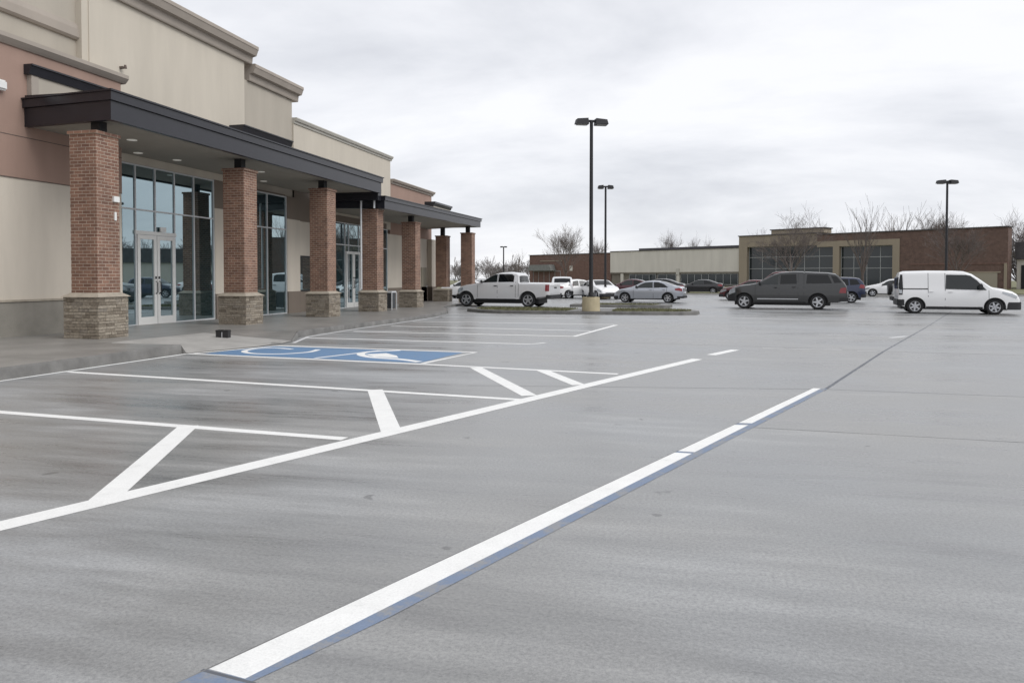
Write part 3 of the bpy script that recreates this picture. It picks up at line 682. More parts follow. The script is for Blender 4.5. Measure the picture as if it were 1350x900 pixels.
# ------------------------------------------------------------------ vehicles
def pl(pts, x):
    if x <= pts[0][0]: return pts[0][1]
    for (a, b_), (c, d) in zip(pts, pts[1:]):
        if x <= c: return b_ + (d - b_) * (x - a) / max(c - a, 1e-6)
    return pts[-1][1]
class Car:
    def __init__(s, **k): s.__dict__.update(k); s.x0 = s.upper[0][0]; s.x1 = s.upper[-1][0]; s.ax = (s.wb / 2, -s.wb / 2)
    def up(s, x): return pl(s.upper, x)
    def lo(s, x, arch=True):
        z = pl(s.lower, x)
        if arch:
            for a in s.ax:
                q = s.ra ** 2 - (x - a) ** 2
                if q > 0: z = max(z, s.wr + math.sqrt(q) * .97)
        return z
    def W(s, x):
        t0 = max(0, (s.x0 + s.rt - x) / s.rt); t1 = max(0, (x - s.x1 + s.ft) / s.ft)
        return s.w / 2 * (1 - s.rk * t0 ** 2.2) * (1 - s.fk * t1 ** 2.2)
    def ys(s, x, z):
        zm = .68
        if z < zm: p = 1 - .10 * ((zm - z) / zm) ** 2
        elif z < s.belt: p = 1 - .055 * ((z - zm) / (s.belt - zm)) ** 2
        elif z < s.belt + .03: p = .945 - .35 * (z - s.belt)
        else: p = .9345 - s.tumble * (z - s.belt)
        return s.W(x) * p
    def stations(s):
        xs = {round(s.x0 + (s.x1 - s.x0) * i / 64, 3) for i in range(65)} | {round(p[0], 3) for p in s.upper} | {round(p[0], 3) for p in s.lower if s.x0 <= p[0] <= s.x1}
        for a in s.ax:
            for i in range(17): xs.add(round(a + s.ra * math.cos(math.pi * i / 16), 3))
            xs |= {round(a + s.ra + .004, 3), round(a - s.ra - .004, 3)}
        return sorted(x for x in xs if s.x0 <= x <= s.x1)
    def topy(s, x):
        up, lo = s.up(x), s.lo(x); r = min(s.sh, (up - lo) * .3); return s.ys(x, up - r) - r
    def body(s):
        m = MB(); xs = s.stations(); rings = []
        for x in xs:
            lo, up = s.lo(x), s.up(x); r = min(s.sh, (up - lo) * .3); zt = up - r; h = [(0, lo), (s.ys(x, lo) * .8, lo)]
            for i in range(11):
                z = lo + (zt - lo) * i / 10; h.append((s.ys(x, z), z))
            yt = s.ys(x, zt)
            for k in (1, 2, 3): a = math.pi / 2 * k / 3; h.append((yt - r * (1 - math.cos(a)), zt + r * math.sin(a)))
            ye = yt - r
            for k in (1, 2, 3): y = ye * (1 - k / 3); h.append((y, up + s.crown * (1 - (y / ye) ** 2)))
            rings.append([(x, y, z) for y, z in h] + [(x, -y, z) for y, z in h[-2:0:-1]])
        n = len(rings[0]); vs = [p for r_ in rings for p in r_]
        fs = [(k * n + i, k * n + (i + 1) % n, (k + 1) * n + (i + 1) % n, (k + 1) * n + i) for k in range(len(xs) - 1) for i in range(n)]
        fs += [tuple(range(n)), tuple(range((len(xs) - 1) * n, len(xs) * n))]
        m.add(vs, fs); return m
    def side(s, poly_, off=.006, sides=(1, -1), step=.06, rows=4):
        m = MB(); x0 = min(p[0] for p in poly_); x1 = max(p[0] for p in poly_); n = max(2, int((x1 - x0) / step) + 1)
        xs = sorted({x0 + (x1 - x0) * i / n for i in range(n + 1)} | {p[0] for p in poly_}); cols = []
        for x in xs:
            x_ = min(max(x, x0 + 1e-4), x1 - 1e-4); zs = []
            for (a, b_), (c, d) in zip(poly_, poly_[1:] + poly_[:1]):
                if (a - x_) * (c - x_) <= 0 and abs(a - c) > 1e-9: zs.append(b_ + (d - b_) * (x_ - a) / (c - a))
            cols.append((min(zs), max(zs)))
        for sg in sides:
            vs = [(x, sg * (s.ys(x, l + (h - l) * j / rows) + off), l + (h - l) * j / rows) for x, (l, h) in zip(xs, cols) for j in range(rows + 1)]
            k = rows + 1; m.add(vs, [(i * k + j, (i + 1) * k + j, (i + 1) * k + j + 1, i * k + j + 1) for i in range(len(xs) - 1) for j in range(rows)])
        return m
    def top(s, xa, xb, frac=.93, off=.008, n=8):
        m = MB(); vs = []
        for i in range(n + 1):
            x = xa + (xb - xa) * i / n; e = .01; sl_ = (s.up(x + e) - s.up(x - e)) / (2 * e); nn = Vector((-sl_, 0, 1)).normalized() * off; yt = s.topy(x)
            for j in range(7):
                v = -1 + 2 * j / 6; y = v * frac * yt; vs.append((x + nn.x, y, s.up(x) + s.crown * (1 - (v * frac) ** 2) + nn.z))
        m.add(vs, [(i * 7 + j, i * 7 + j + 1, (i + 1) * 7 + j + 1, (i + 1) * 7 + j) for i in range(n) for j in range(6)]); return m
    def band(s, xa, xb, za, zb, off=.03, endx=.05):   # wrap-around bumper from xa to the end xb
        m = MB(); n = 8; vs = []
        for i in range(n + 1):
            x = xa + (xb - xa) * i / n; o = off * min(1, i / 2 + .15)
            for z in (za, zb): vs.append((x + (endx if i == n else 0), s.ys(x, (za + zb) / 2) + o - (.05 if i == n else 0), z))
            for z in (zb, za): vs.append((x + (endx if i == n else 0), -(s.ys(x, (za + zb) / 2) + o - (.05 if i == n else 0)), z))
        fs = [(i * 4 + j, (i + 1) * 4 + j, (i + 1) * 4 + (j + 1) % 4, i * 4 + (j + 1) % 4) for i in range(n) for j in range(4)] + [(0, 1, 2, 3), (n * 4, n * 4 + 1, n * 4 + 2, n * 4 + 3)]
        m.add(vs, fs); return m

def wheel_meshes(wr, tw=.23, rimr=None, spokes=5):
    rr = rimr or wr * .66
    t = MB(); t.lathe_y([(rr, -tw / 2 + .02), (wr * .86, -tw / 2), (wr * .97, -tw / 2 + .03), (wr, -tw / 4), (wr, tw / 4), (wr * .97, tw / 2 - .03), (wr * .86, tw / 2), (rr, tw / 2 - .02)], 32)
    b_ = MB(); b_.lathe_y([(.001, tw / 2 - .075), (rr * .94, tw / 2 - .075), (rr, tw / 2 - .02)], 28)
    r = MB(); r.lathe_y([(rr * .93, tw / 2 - .07), (rr * .90, tw / 2 - .015), (rr * .99, tw / 2 - .008), (rr * 1.02, tw / 2 - .018)], 32); r.cyl((0, tw / 2 - .08, 0), rr * .24, rr * .2, .065, 14, 'y')
    for k in range(spokes):
        a = 2 * math.pi * k / spokes + .3; c, s_ = math.cos(a), math.sin(a); q = []
        for (u, v) in ((rr * .15, .30), (rr * .94, .21), (rr * .94, -.21), (rr * .15, -.30)):
            q.append((u * c - v * rr * .62 * s_, u * s_ + v * rr * .62 * c))
        y1 = tw / 2 - .022; r.add([(x, tw / 2 - .07, z) for x, z in q] + [(x, y1, z) for x, z in q], [(0, 1, 2, 3), (4, 5, 6, 7)] + [(i, (i + 1) % 4, 4 + (i + 1) % 4, 4 + i) for i in range(4)])
    return t, b_, r

def make_vehicle(name, c, loc, rz, mat, label, cat, group, detail=True):
    root = empty(name, (*loc, 0), rz, label=label, cat=cat, group=group)
    c.body().build('body', mat, root, smooth=32)
    m = MB(); m.box(-c.wb / 2 - .55, c.wb / 2 + .5, -c.w * .36, c.w * .36, .2, c.wr + c.ra); m.build('underbody', M['black'], root)
    for wdw in c.windows: [c.side(wdw, .007, (sg,)).build('side_window', M['clearglass'] if wdw is c.windows[0] else M['carglass'], root, smooth=40) for sg in (1, -1)]
    for gl, fr_ in c.glass: c.top(gl[0], gl[1], fr_).build('windshield' if gl[0] > -.2 else 'rear_window', M['carglass'], root, smooth=40)
    t, b_, r = wheel_meshes(c.wr, c.tw, spokes=c.spokes)
    tm = t.build('wheel', M['rubber'], root, smooth=40); b1 = b_.build('wheel_disc', M['black'], tm); r1 = r.build('rim', M['rim'], tm, smooth=35)
    first = True
    for ax in c.ax:
        for sg in (1, -1):
            if first: wo = tm; first = False
            else: wo = copy_tree(tm, root)
            wo.location = (ax, sg * (c.w / 2 - c.tw / 2 - .035), c.wr); wo.rotation_euler = (0, random.uniform(0, 1.2), 0 if sg > 0 else math.pi)
    for za, zb_, xa, mt in c.fbumper: c.band(xa, c.x1, za, zb_, .02, .05).build('front_bumper', mt, root, smooth=40, bevel=.015)
    for za, zb_, xa, mt in c.rbumper: c.band(xa, c.x0, za, zb_, .02, -.05).build('rear_bumper', mt, root, smooth=40, bevel=.015)
    for po in c.taillights:
        for sg in (1, -1): c.side(po, .012, (sg,)).build('taillight', c.tailmat or M['redlens'], root, smooth=40)
    for po in c.headlights:
        for sg in (1, -1): c.side(po, .012, (sg,), step=.04).build('headlight', M['clearlens'], root, smooth=40)
    for x, y0, y1, z0, z1, mt, nm in c.ends:
        m = MB(); m.box(x - .02, x + .02, y0, y1, z0, z1); m.build(nm, mt, root, bevel=.008)
    for po, mt, nm in c.strips: [c.side(po, .012, (sg,)).build(nm, mt, root, smooth=40) for sg in (1, -1)]
    if detail:
        for sx_, za, zb_ in c.seams:
            c.side([(sx_ - .009, za), (sx_ + .009, za), (sx_ + .009 + .0, zb_), (sx_ - .009, zb_)], .003, step=.1).build('door_seam', M['black'], root)
        for sx_, z in c.handles:
            for sg in (1, -1):
                m = MB(); y = c.ys(sx_, z); m.box(sx_ - .09, sx_ + .09, sg * y - .005, sg * y + .035 * sg, z - .018, z + .018); m.build('door_handle', mat if c.hmat is None else c.hmat, root, bevel=.008)
    x, z = c.mirror
    for sg in (1, -1):
        y = c.ys(x, z) * sg; k = c.ms; m = MB(); m.hexa([(x - .05 * k, y, z - .03), (x + .06 * k, y, z - .03), (x + .05 * k, y + sg * .2, z - .01), (x - .06 * k, y + sg * .2, z - .01)][::sg], [(x - .05 * k, y, z + .05), (x + .05 * k, y, z + .05), (x + .04 * k, y + sg * .2, z + .15 * k), (x - .06 * k, y + sg * .2, z + .15 * k)][::sg])
        m.build('mirror', M['black'] if c.mmat is None else c.mmat, root, bevel=.03, smooth=50)
    return root

BASE = dict(tailmat=None, ms=1., rt=.5, rk=.13, ft=.8, fk=.22, sh=.07, crown=.03, tumble=.24, tw=.22, spokes=5, hmat=None, mmat=None, strips=[], ends=[], fbumper=[], rbumper=[], seams=[], handles=[], taillights=[], headlights=[], windows=[], glass=[])
def car(**k): d = dict(BASE); d.update(k); return Car(**d)

def van_spec():
    return car(wb=3.06, w=1.84, wr=.335, ra=.42, belt=1.08, tumble=.20, sh=.14, rt=.25, rk=.06, ft=1.0, fk=.25,
        upper=[(-2.20, 1.20), (-2.185, 1.62), (-2.13, 1.80), (-1.95, 1.865), (-1.0, 1.89), (0, 1.885), (.40, 1.86), (.68, 1.76), (.95, 1.56), (1.20, 1.36), (1.40, 1.20), (1.55, 1.15), (1.9, 1.09), (2.2, 1.0), (2.38, .89), (2.47, .74), (2.50, .55)],
        lower=[(-2.20, .50), (-2.1, .36), (-1.85, .27), (0, .245), (1.9, .26), (2.3, .24), (2.50, .28)],
        windows=[[(-.34, 1.10), (1.22, 1.06), (.86, 1.48), (.62, 1.68), (.45, 1.72), (-.32, 1.73)]],
        glass=[((1.34, .62), .93)],
        strips=[([(-2.02, 1.085), (-1.02, 1.085), (-1.02, 1.125), (-2.02, 1.125)], M['steel'], 'slider_rail'),
                ([(-2.19, .84), (-2.04, .84), (-2.02, 1.1), (-2.04, 1.74), (-2.13, 1.74), (-2.19, 1.3)], M['carglass'], 'corner_pillar'),
                ([(-1.1, .25), (1.08, .25), (1.08, .33), (-1.1, .33)], M['black'], 'sill_trim')],
        taillights=[[(-2.185, .9), (-2.06, .9), (-2.06, 1.18), (-2.185, 1.18)]],
        headlights=[[(1.80, .92), (2.34, .70), (2.38, .80), (2.18, .92), (1.80, 1.0)]], tailmat=M['clearlens'], ms=1.6,
        fbumper=[(.22, .56, 1.98, M['black'])], rbumper=[(.36, .64, -1.95, M['black'])],
        ends=[(2.47, -.5, .5, .56, .70, M['black'], 'grille'), (-2.21, -.66, -.04, 1.1, 1.62, M['carglass'], 'rear_window'), (-2.21, .04, .66, 1.1, 1.62, M['carglass'], 'rear_window')],
        seams=[(-.36, .3, 1.8), (1.30, .3, 1.05), (-1.02, .75, 1.8)], handles=[(-.16, .98), (-.9, .98)], mirror=(.98, 1.12), spokes=6)
def pickup_spec(topper=False):
    if not topper:
        return car(wb=3.65, w=2.0, wr=.40, ra=.50, belt=1.28, tumble=.32, sh=.07, rt=.3, rk=.04, ft=.7, fk=.16,
            upper=[(-3.05, 1.24), (-3.02, 1.30), (-1.30, 1.315), (-1.285, 1.33), (-1.22, 1.74), (-1.12, 1.83), (-.6, 1.885), (-.2, 1.87), (.10, 1.80), (.5, 1.60), (1.08, 1.32), (1.3, 1.27), (1.8, 1.20), (2.2, 1.10), (2.36, .96), (2.42, .70)],
            lower=[(-3.05, .58), (-2.6, .50), (-1.2, .44), (1.2, .42), (2.2, .42), (2.42, .45)],
            windows=[[(-.02, 1.36), (.92, 1.33), (.40, 1.64), (.12, 1.77), (-.02, 1.79)], [(-1.0, 1.37), (-.10, 1.36), (-.10, 1.79), (-.86, 1.79), (-1.0, 1.7)]],
            glass=[((1.0, .16), .92), ((-1.285, -1.23), .86)],
            strips=[([(-1.15, .42), (1.2, .42), (1.2, .455), (-1.15, .455)], M['black'], 'sill_trim'), ([(-3.03, .56), (-2.34, .50), (-2.34, .54), (-3.03, .60)], M['black'], 'bed_trim')],
            taillights=[[(-3.04, .88), (-2.82, .88), (-2.82, 1.23), (-3.04, 1.23)]], headlights=[[(2.0, .92), (2.36, .78), (2.36, .94), (2.2, 1.04), (2.0, 1.06)]],
            fbumper=[(.42, .70, 2.05, M['black'])], rbumper=[(.46, .68, -2.85, M['black'])],
            ends=[(-3.05, -.84, .84, .74, 1.2, P['silver'], 'tailgate'), (-3.07, -.2, .2, 1.02, 1.1, M['black'], 'tailgate_handle'), (2.40, -.6, .6, .68, .95, M['black'], 'grille')],
            seams=[(-.06, .5, 1.8), (-1.12, .55, 1.4), (1.12, .5, 1.3), (-1.29, .6, 1.3)], handles=[(.06, 1.16), (-.9, 1.16)], mirror=(.86, 1.34), hmat=M['black'])
    return car(wb=3.55, w=1.98, wr=.385, ra=.47, belt=1.24, tumble=.30, sh=.08, rt=.45, rk=.08, ft=.7, fk=.17,
        upper=[(-3.12, .90), (-3.08, 1.15), (-2.95, 1.36), (-2.72, 1.66), (-2.55, 1.77), (-2.2, 1.83), (-1.14, 1.88), (-1.125, 1.84), (-1.10, 1.84), (-1.085, 1.89), (-.6, 1.90), (0, 1.86), (.32, 1.76), (.75, 1.54), (1.20, 1.30), (1.45, 1.25), (2.0, 1.18), (2.35, 1.08), (2.5, .94), (2.56, .66)],
        lower=[(-3.12, .48), (-2.7, .38), (-1.2, .33), (1.2, .31), (2.2, .36), (2.56, .44)],
        windows=[[(.12, 1.27), (1.06, 1.25), (.62, 1.53), (.30, 1.70), (.10, 1.75)], [(-.78, 1.29), (.02, 1.275), (0, 1.75), (-.74, 1.78)], [(-2.42, 1.33), (-1.22, 1.30), (-1.26, 1.76), (-2.22, 1.74)], [(-2.86, 1.36), (-2.52, 1.34), (-2.36, 1.70), (-2.62, 1.66)]],
        glass=[((1.14, .36), .92), ((-2.94, -2.60), .9)],
        strips=[([(-.85, .50), (1.12, .50), (1.12, .545), (-.85, .545)], M['chrome'], 'chrome_strip'), ([(-1.2, .33), (1.25, .31), (1.25, .38), (-1.2, .39)], M['black'], 'sill_trim')],
        taillights=[[(-3.06, .84), (-2.74, .84), (-2.80, 1.08), (-3.06, 1.12)]], headlights=[[(2.22, .84), (2.5, .74), (2.5, .98), (2.22, 1.08)]],
        fbumper=[(.38, .70, 2.15, M['black'])], rbumper=[(.42, .60, -2.75, M['black'])],
        ends=[(2.54, -.65, .65, .68, .92, M['chrome'], 'grille'), (-3.13, -.28, .28, .74, .88, M['plate'], 'number_plate')],
        seams=[(.06, .4, 1.75), (-.84, .42, 1.8), (1.22, .4, 1.25), (-1.11, .45, 1.84)], handles=[(.24, 1.10), (-.64, 1.12)], mirror=(1.0, 1.26), hmat=M['steel'])
def sedan_spec(h=1.40):
    k = h / 1.40
    return car(wb=2.75, w=1.82, wr=.32, ra=.385, belt=.93, tumble=.34, sh=.09, rt=.7, rk=.16, ft=.9, fk=.30, crown=.025,
        upper=[(-2.32, .72), (-2.28, .92), (-2.15, 1.02 * k), (-1.75, 1.07 * k), (-1.45, 1.18 * k), (-1.05, 1.32 * k), (-.7, 1.385 * k), (-.25, 1.40 * k), (.1, 1.36 * k), (.4, 1.25 * k), (.75, 1.08 * k), (1.0, .98 * k), (1.3, .92 * k), (1.75, .83 * k), (2.02, .70), (2.12, .50)],
        lower=[(-2.32, .46), (-2.1, .34), (-1.7, .25), (0, .21), (1.7, .22), (2.12, .30)],
        windows=[[(-.42, .955), (.72, .945), (.36, 1.18 * k), (.08, 1.29 * k), (-.40, 1.32 * k)], [(-1.42, .98), (-.50, .958), (-.48, 1.32 * k), (-.78, 1.305 * k), (-1.1, 1.20 * k)]],
        glass=[((.9, .14), .9), ((-1.68, -.9), .88)],
        taillights=[[(-2.27, .74), (-1.85, .80), (-1.80, .90), (-2.05, .96), (-2.26, .92)]], headlights=[[(1.62, .66), (2.02, .54), (2.04, .62), (1.85, .74), (1.62, .78)]],
        fbumper=[(.22, .44, 1.82, M['black'])], rbumper=[(.30, .44, -1.95, M['black'])],
        strips=[([(-1.02, .23), (1.02, .22), (1.02, .27), (-1.02, .28)], M['black'], 'sill_trim')],
        ends=[(-2.33, -.26, .26, .60, .72, M['plate'], 'number_plate'), (2.10, -.4, .4, .40, .52, M['black'], 'grille')],
        seams=[(-.46, .3, 1.3), (.82, .3, .93), (-1.3, .5, .95)], handles=[(-.28, .83), (-1.12, .85)], mirror=(.62, .97))
def suv_spec(h=1.70, L0=-2.15):
    k = h / 1.7
    return car(wb=2.70, w=1.86, wr=.35, ra=.42, belt=1.06, tumble=.26, sh=.09, rt=.5, rk=.12, ft=.8, fk=.25,
        upper=[(-2.15, .95), (-2.12, 1.15 * k), (-2.0, 1.40 * k), (-1.82, 1.60 * k), (-1.5, 1.67 * k), (-.6, 1.70 * k), (0, 1.68 * k), (.3, 1.60 * k), (.65, 1.38 * k), (1.0, 1.15 * k), (1.25, 1.08 * k), (1.75, .98 * k), (2.05, .84), (2.15, .58)],
        lower=[(-2.15, .50), (-1.9, .34), (0, .27), (1.8, .28), (2.15, .36)],
        windows=[[(-.32, 1.10), (.92, 1.08), (.56, 1.38 * k), (.28, 1.55 * k), (-.30, 1.60 * k)], [(-1.2, 1.12), (-.40, 1.10), (-.38, 1.60 * k), (-1.15, 1.59 * k)], [(-1.86, 1.18), (-1.28, 1.13), (-1.24, 1.585 * k), (-1.66, 1.54 * k)]],
        glass=[((.96, .33), .92), ((-2.08, -1.86), .9)],
        taillights=[[(-2.11, .92), (-1.80, .96), (-1.86, 1.18), (-2.10, 1.14)]], headlights=[[(1.72, .78), (2.08, .68), (2.08, .80), (1.72, .92)]],
        fbumper=[(.28, .52, 1.8, M['black'])], rbumper=[(.36, .58, -1.9, M['black'])],
        strips=[([(-.92, .28), (.9, .28), (.9, .40), (-.92, .40)], M['black'], 'sill_trim')],
        ends=[(-2.16, -.26, .26, .72, .84, M['plate'], 'number_plate'), (2.13, -.5, .5, .56, .72, M['black'], 'grille')],
        seams=[(-.36, .4, 1.6), (.96, .4, 1.06), (-1.24, .5, 1.58)], handles=[(-.2, .96), (-1.06, .98)], mirror=(.8, 1.1))

def at(a, off, ang, side=1):    # near-side middle of the wheels -> vehicle centre
    a = Vector(a); d = Vector((math.cos(ang), math.sin(ang))); q = Vector((-d.y, d.x)) * side; return (a.x + q.x * off, a.y + q.y * off)
LEFT = math.pi - R(8); RIGHT = -R(8); G = 'vehicles standing in the parking lot'
make_vehicle('delivery_van', van_spec(), at((11.32, 36.85), .8, RIGHT, 1), RIGHT, P['white'], 'white panel van with black bumpers and no side windows behind the cab', 'van', G)
make_vehicle('pickup_truck', pickup_spec(), at((-10.26, 40.22), .88, LEFT, -1), LEFT, P['silver'], 'silver crew cab pickup truck with its nose towards the brick columns', 'pickup truck', G)
make_vehicle('sedan', sedan_spec(), at((-2.69, 49.18), .8, LEFT, -1), LEFT, P['greysilver'], 'silver grey sedan parked alone behind the island, its tail to the right', 'car', G)
LT = math.pi - R(11)
make_vehicle('pickup_truck', pickup_spec(True), at((4.51, 40.7), .87, LT, -1), LT, P['charcoal'], 'dark charcoal truck with a matching topper and chrome side strip', 'pickup truck', G)
far = [
    ('hatchback', sedan_spec(1.44), (-17.0, 57.0), LEFT, 'white', 'white car half hidden behind the last brick columns of the store'),
    ('suv', suv_spec(1.66), (-9.9, 59.8), R(100), 'silver', 'silver SUV just behind the tail of the silver pickup truck'),
    ('hatchback', sedan_spec(1.46), (-8.4, 59.2), R(35), 'white', 'white hatchback with red tail light between the silver SUV and the lamp post'),
    ('sedan', sedan_spec(1.42), (-6.6, 57.4), -R(62), 'white', 'white sedan facing the camera right behind the lamp post base'),
    ('sedan', sedan_spec(1.46), (-5.2, 68.5), LEFT, 'maroon', 'maroon sedan between the white sedan and the silver grey sedan'),
    ('sedan', sedan_spec(1.50), (-2.6, 66.5), LEFT, 'black', 'black sedan whose roof shows over the silver grey sedan\'s hood'),
    ('sedan', sedan_spec(1.40), (1.0, 78.2), LEFT, 'black', 'low black car before the storefront windows, right of the silver grey sedan'),
    ('sedan', sedan_spec(1.44), (4.3, 57.2), LEFT, 'red', 'dark red sedan whose hood shows ahead of the charcoal truck'),
    ('suv', suv_spec(2.1), (7.0, 66.2), LEFT, 'red', 'dark red SUV whose windshield shows over the charcoal truck\'s hood'),
    ('suv', suv_spec(1.62), (8.75, 52.4), LT, 'navy', 'navy blue SUV just behind the tail of the charcoal truck'),
    ('sedan', sedan_spec(1.48), (16.6, 70.2), LEFT, 'white', 'white sedan between the navy SUV and the white van'),
    ('suv', suv_spec(1.70), (13.0, 45.2), RIGHT, 'offwhite', 'white SUV with a spare wheel, almost hidden behind the white van'),
]
for nm, sp, lc, rz, pc, lab in far:
    vo = make_vehicle(nm, sp, lc, rz, P[pc], lab, 'car' if nm != 'suv' else 'SUV', G, detail=False)
    if 'spare' in lab:
        t, b_, r = wheel_meshes(.34, .2); sw = t.build('spare_wheel', M['rubber'], vo, smooth=40); r.build('rim', M['rim'], sw, smooth=40)
        sw.location = (-2.27, 0, .98); sw.rotation_euler = (0, 0, R(90))

# ------------------------------------------------------------------ buildings across the lot
fb = empty('strip_mall', (8.6, 135.5, 0), R(-33), label='long low brick and tan strip mall across the parking lot', cat='building')
K = 1.3
def fz(z): return 1.6 + K * (z - 1.6)
def fx(t): return t * K
def fbox(name, mat, t0, t1, z0, z1, y0, y1, parent=fb, raw=False):  # facade extents and heights below come from image pixel positions
    m = MB(); m.box(fx(t0), fx(t1), y0, y1, z0 if raw else (0 if z0 == 0 else fz(z0)), z1 if raw else fz(z1)); return m.build(name, M[mat], parent)
fbox('brick_wall', 'farbrick', -39.3, -21.8, 0, 5.32, 0, 25); fbox('coping', 'coping', -39.45, -21.8, 5.32, 5.42, -.15, 25)
fbox('panel_wall', 'fartan', -21.79, -.05, 2.38, 5.50, -.25, 25); fbox('coping', 'coping', -21.8, 0, 5.50, 5.60, -.4, 25)
fbox('roof_screen', 'darkgrey', -18.3, .5, 5.6, 6.0, 3, 20)
fbox('lower_wall', 'farlow', -21.79, -.05, 0, 2.38, .15, 25)
fbox('panel_band', 'farlow', -21.79, -.05, 2.18, 2.36, -.22, .12)
for tm in (-19.6, -9.7): fbox('pier', 'fartan', tm - .25, tm + .25, 0, 2.37, -.2, .3)
def shopwin(t0, t1, z1, n, zrows=(), z0=.35, y=.02):
    f = MB(); x0, x1, zt = fx(t0), fx(t1), fz(z1); b_ = .045
    f.box(x0, x0 + 2 * b_, y - .08, y + .1, z0, zt); f.box(x1 - 2 * b_, x1, y - .08, y + .1, z0, zt); f.box(x0 + 2 * b_, x1 - 2 * b_, y - .08, y + .1, zt - .1, zt); f.box(x0 + 2 * b_, x1 - 2 * b_, y - .08, y + .1, z0, z0 + .1)
    for i in range(1, n): xx = x0 + (x1 - x0) * i / n; f.box(xx - b_, xx + b_, y - .06, y + .1, z0 + .1, zt - .1)
    for zr in zrows: f.box(x0 + 2 * b_, x1 - 2 * b_, y - .07, y + .1, fz(zr) - b_, fz(zr) + b_)
    w_ = f.build('shop_window', M['faralu'], fb); p = MB(); p.box(x0, x1, y, y + .06, z0, zt); p.build('glass_pane', M['farglass'], w_)
shopwin(-18.3, -13.5, 2.12, 4); shopwin(-13.2, -10.1, 2.12, 2); shopwin(-9.3, -.4, 2.15, 8)
fbox('sign_post', 'paletrim', -9.95, -9.45, 2.0, 2.9, -.35, -.26)
# stone framed entrance block
fbox('stone_pier', 'farstone', 0, 1.15, 0, 6.96, -.8, 25); fbox('stone_pier', 'farstone', 12.35, 13.1, 0, 5.3, -.8, .5); fbox('stone_pier', 'farstone', 19.1, 19.85, 0, 5.3, -.8, .5)
fbox('stone_band', 'farstone', 1.15, 10.4, 5.56, 6.96, -.75, 25); fbox('stone_band', 'farstone', 10.4, 19.85, 5.3, 5.98, -.76, .5)
fbox('coping', 'coping', -.1, 10.4, 6.96, 7.08, -.95, 25)
fbox('roof_tower', 'farstone', 4.1, 10.9, 7.08, 7.62, .2, 3); fbox('coping', 'coping', 3.95, 11.05, 7.62, 7.74, .05, 3.1)
fbox('brick_parapet', 'fardark', 10.41, 19.85, 5.98, 6.78, -.72, 1.2); fbox('brick_wall', 'fardark', 19.85, 30.3, 0, 6.70, -.7, 1.2)
fbox('coping', 'coping', 10.42, 30.4, 6.78, 6.9, -.85, 1.3)
fbox('brick_wall', 'fardark', 19.85, 30.3, 6.70, 6.78, -.69, 1.15)
shopwin(1.15, 12.35, 5.56, 6, (4.2, 2.75)); shopwin(13.1, 19.1, 5.3, 4, (4.0, 2.7))
fbox('brick_ledge', 'farbrick', 21, 30.35, 3.0, 3.15, -.78, -.7)
g_ = fbox('service_door', 'doortan', 26.7, 29.4, 0, 2.1, -.76, -.7); fbox('door_frame', 'farstone', 26.4, 29.7, 2.1, 2.25, -.80, -.7)
fbox('downpipe', 'farstone', 30.0, 30.25, 0, 3.1, -.9, -.7)
# awning and small window at the brick end
m = MB(); m.prism([(0, 0)] * 0 or [(fx(-38.6), fz(2.75)), (fx(-33.2), fz(2.75)), (fx(-33.6), fz(3.72)), (fx(-38.2), fz(3.72))], -1.6, -.02); m.build('awning', M['awning'], fb)
fbox('trim_band', 'farstone', -36.8, -31.8, 4.28, 4.42, -.1, 0)
shopwin(-38.4, -32.2, 2.7, 5)
fbox('window', 'fartan', -30.2, -29.6, 2.7, 3.5, -.08, .0)
lowb = empty('low_building', (8.6, 135.5, 0), R(-33), label='low dark roofed tan building at the right edge of the photo, past the brick wall', cat='building')
m = MB(); m.box(fx(30.6), fx(52), 2.2, 18, 0, fz(3.5)); m.build('wall', M['fartan'], lowb)
m = MB(); m.box(fx(30.5), fx(52.2), 1.8, 18.4, fz(3.5), fz(5.3)); m.build('roof', M['darkgrey'], lowb)
m = MB(); m.box(fx(31.0), fx(32.6), 2.1, 2.2, 0, fz(2.9)); m.build('door', M['steel'], lowb)
m = MB(); m.box(fx(31.4), fx(32.1), 2.04, 2.1, fz(1.9), fz(2.2)); m.build('sign', M['plastic'], lowb)

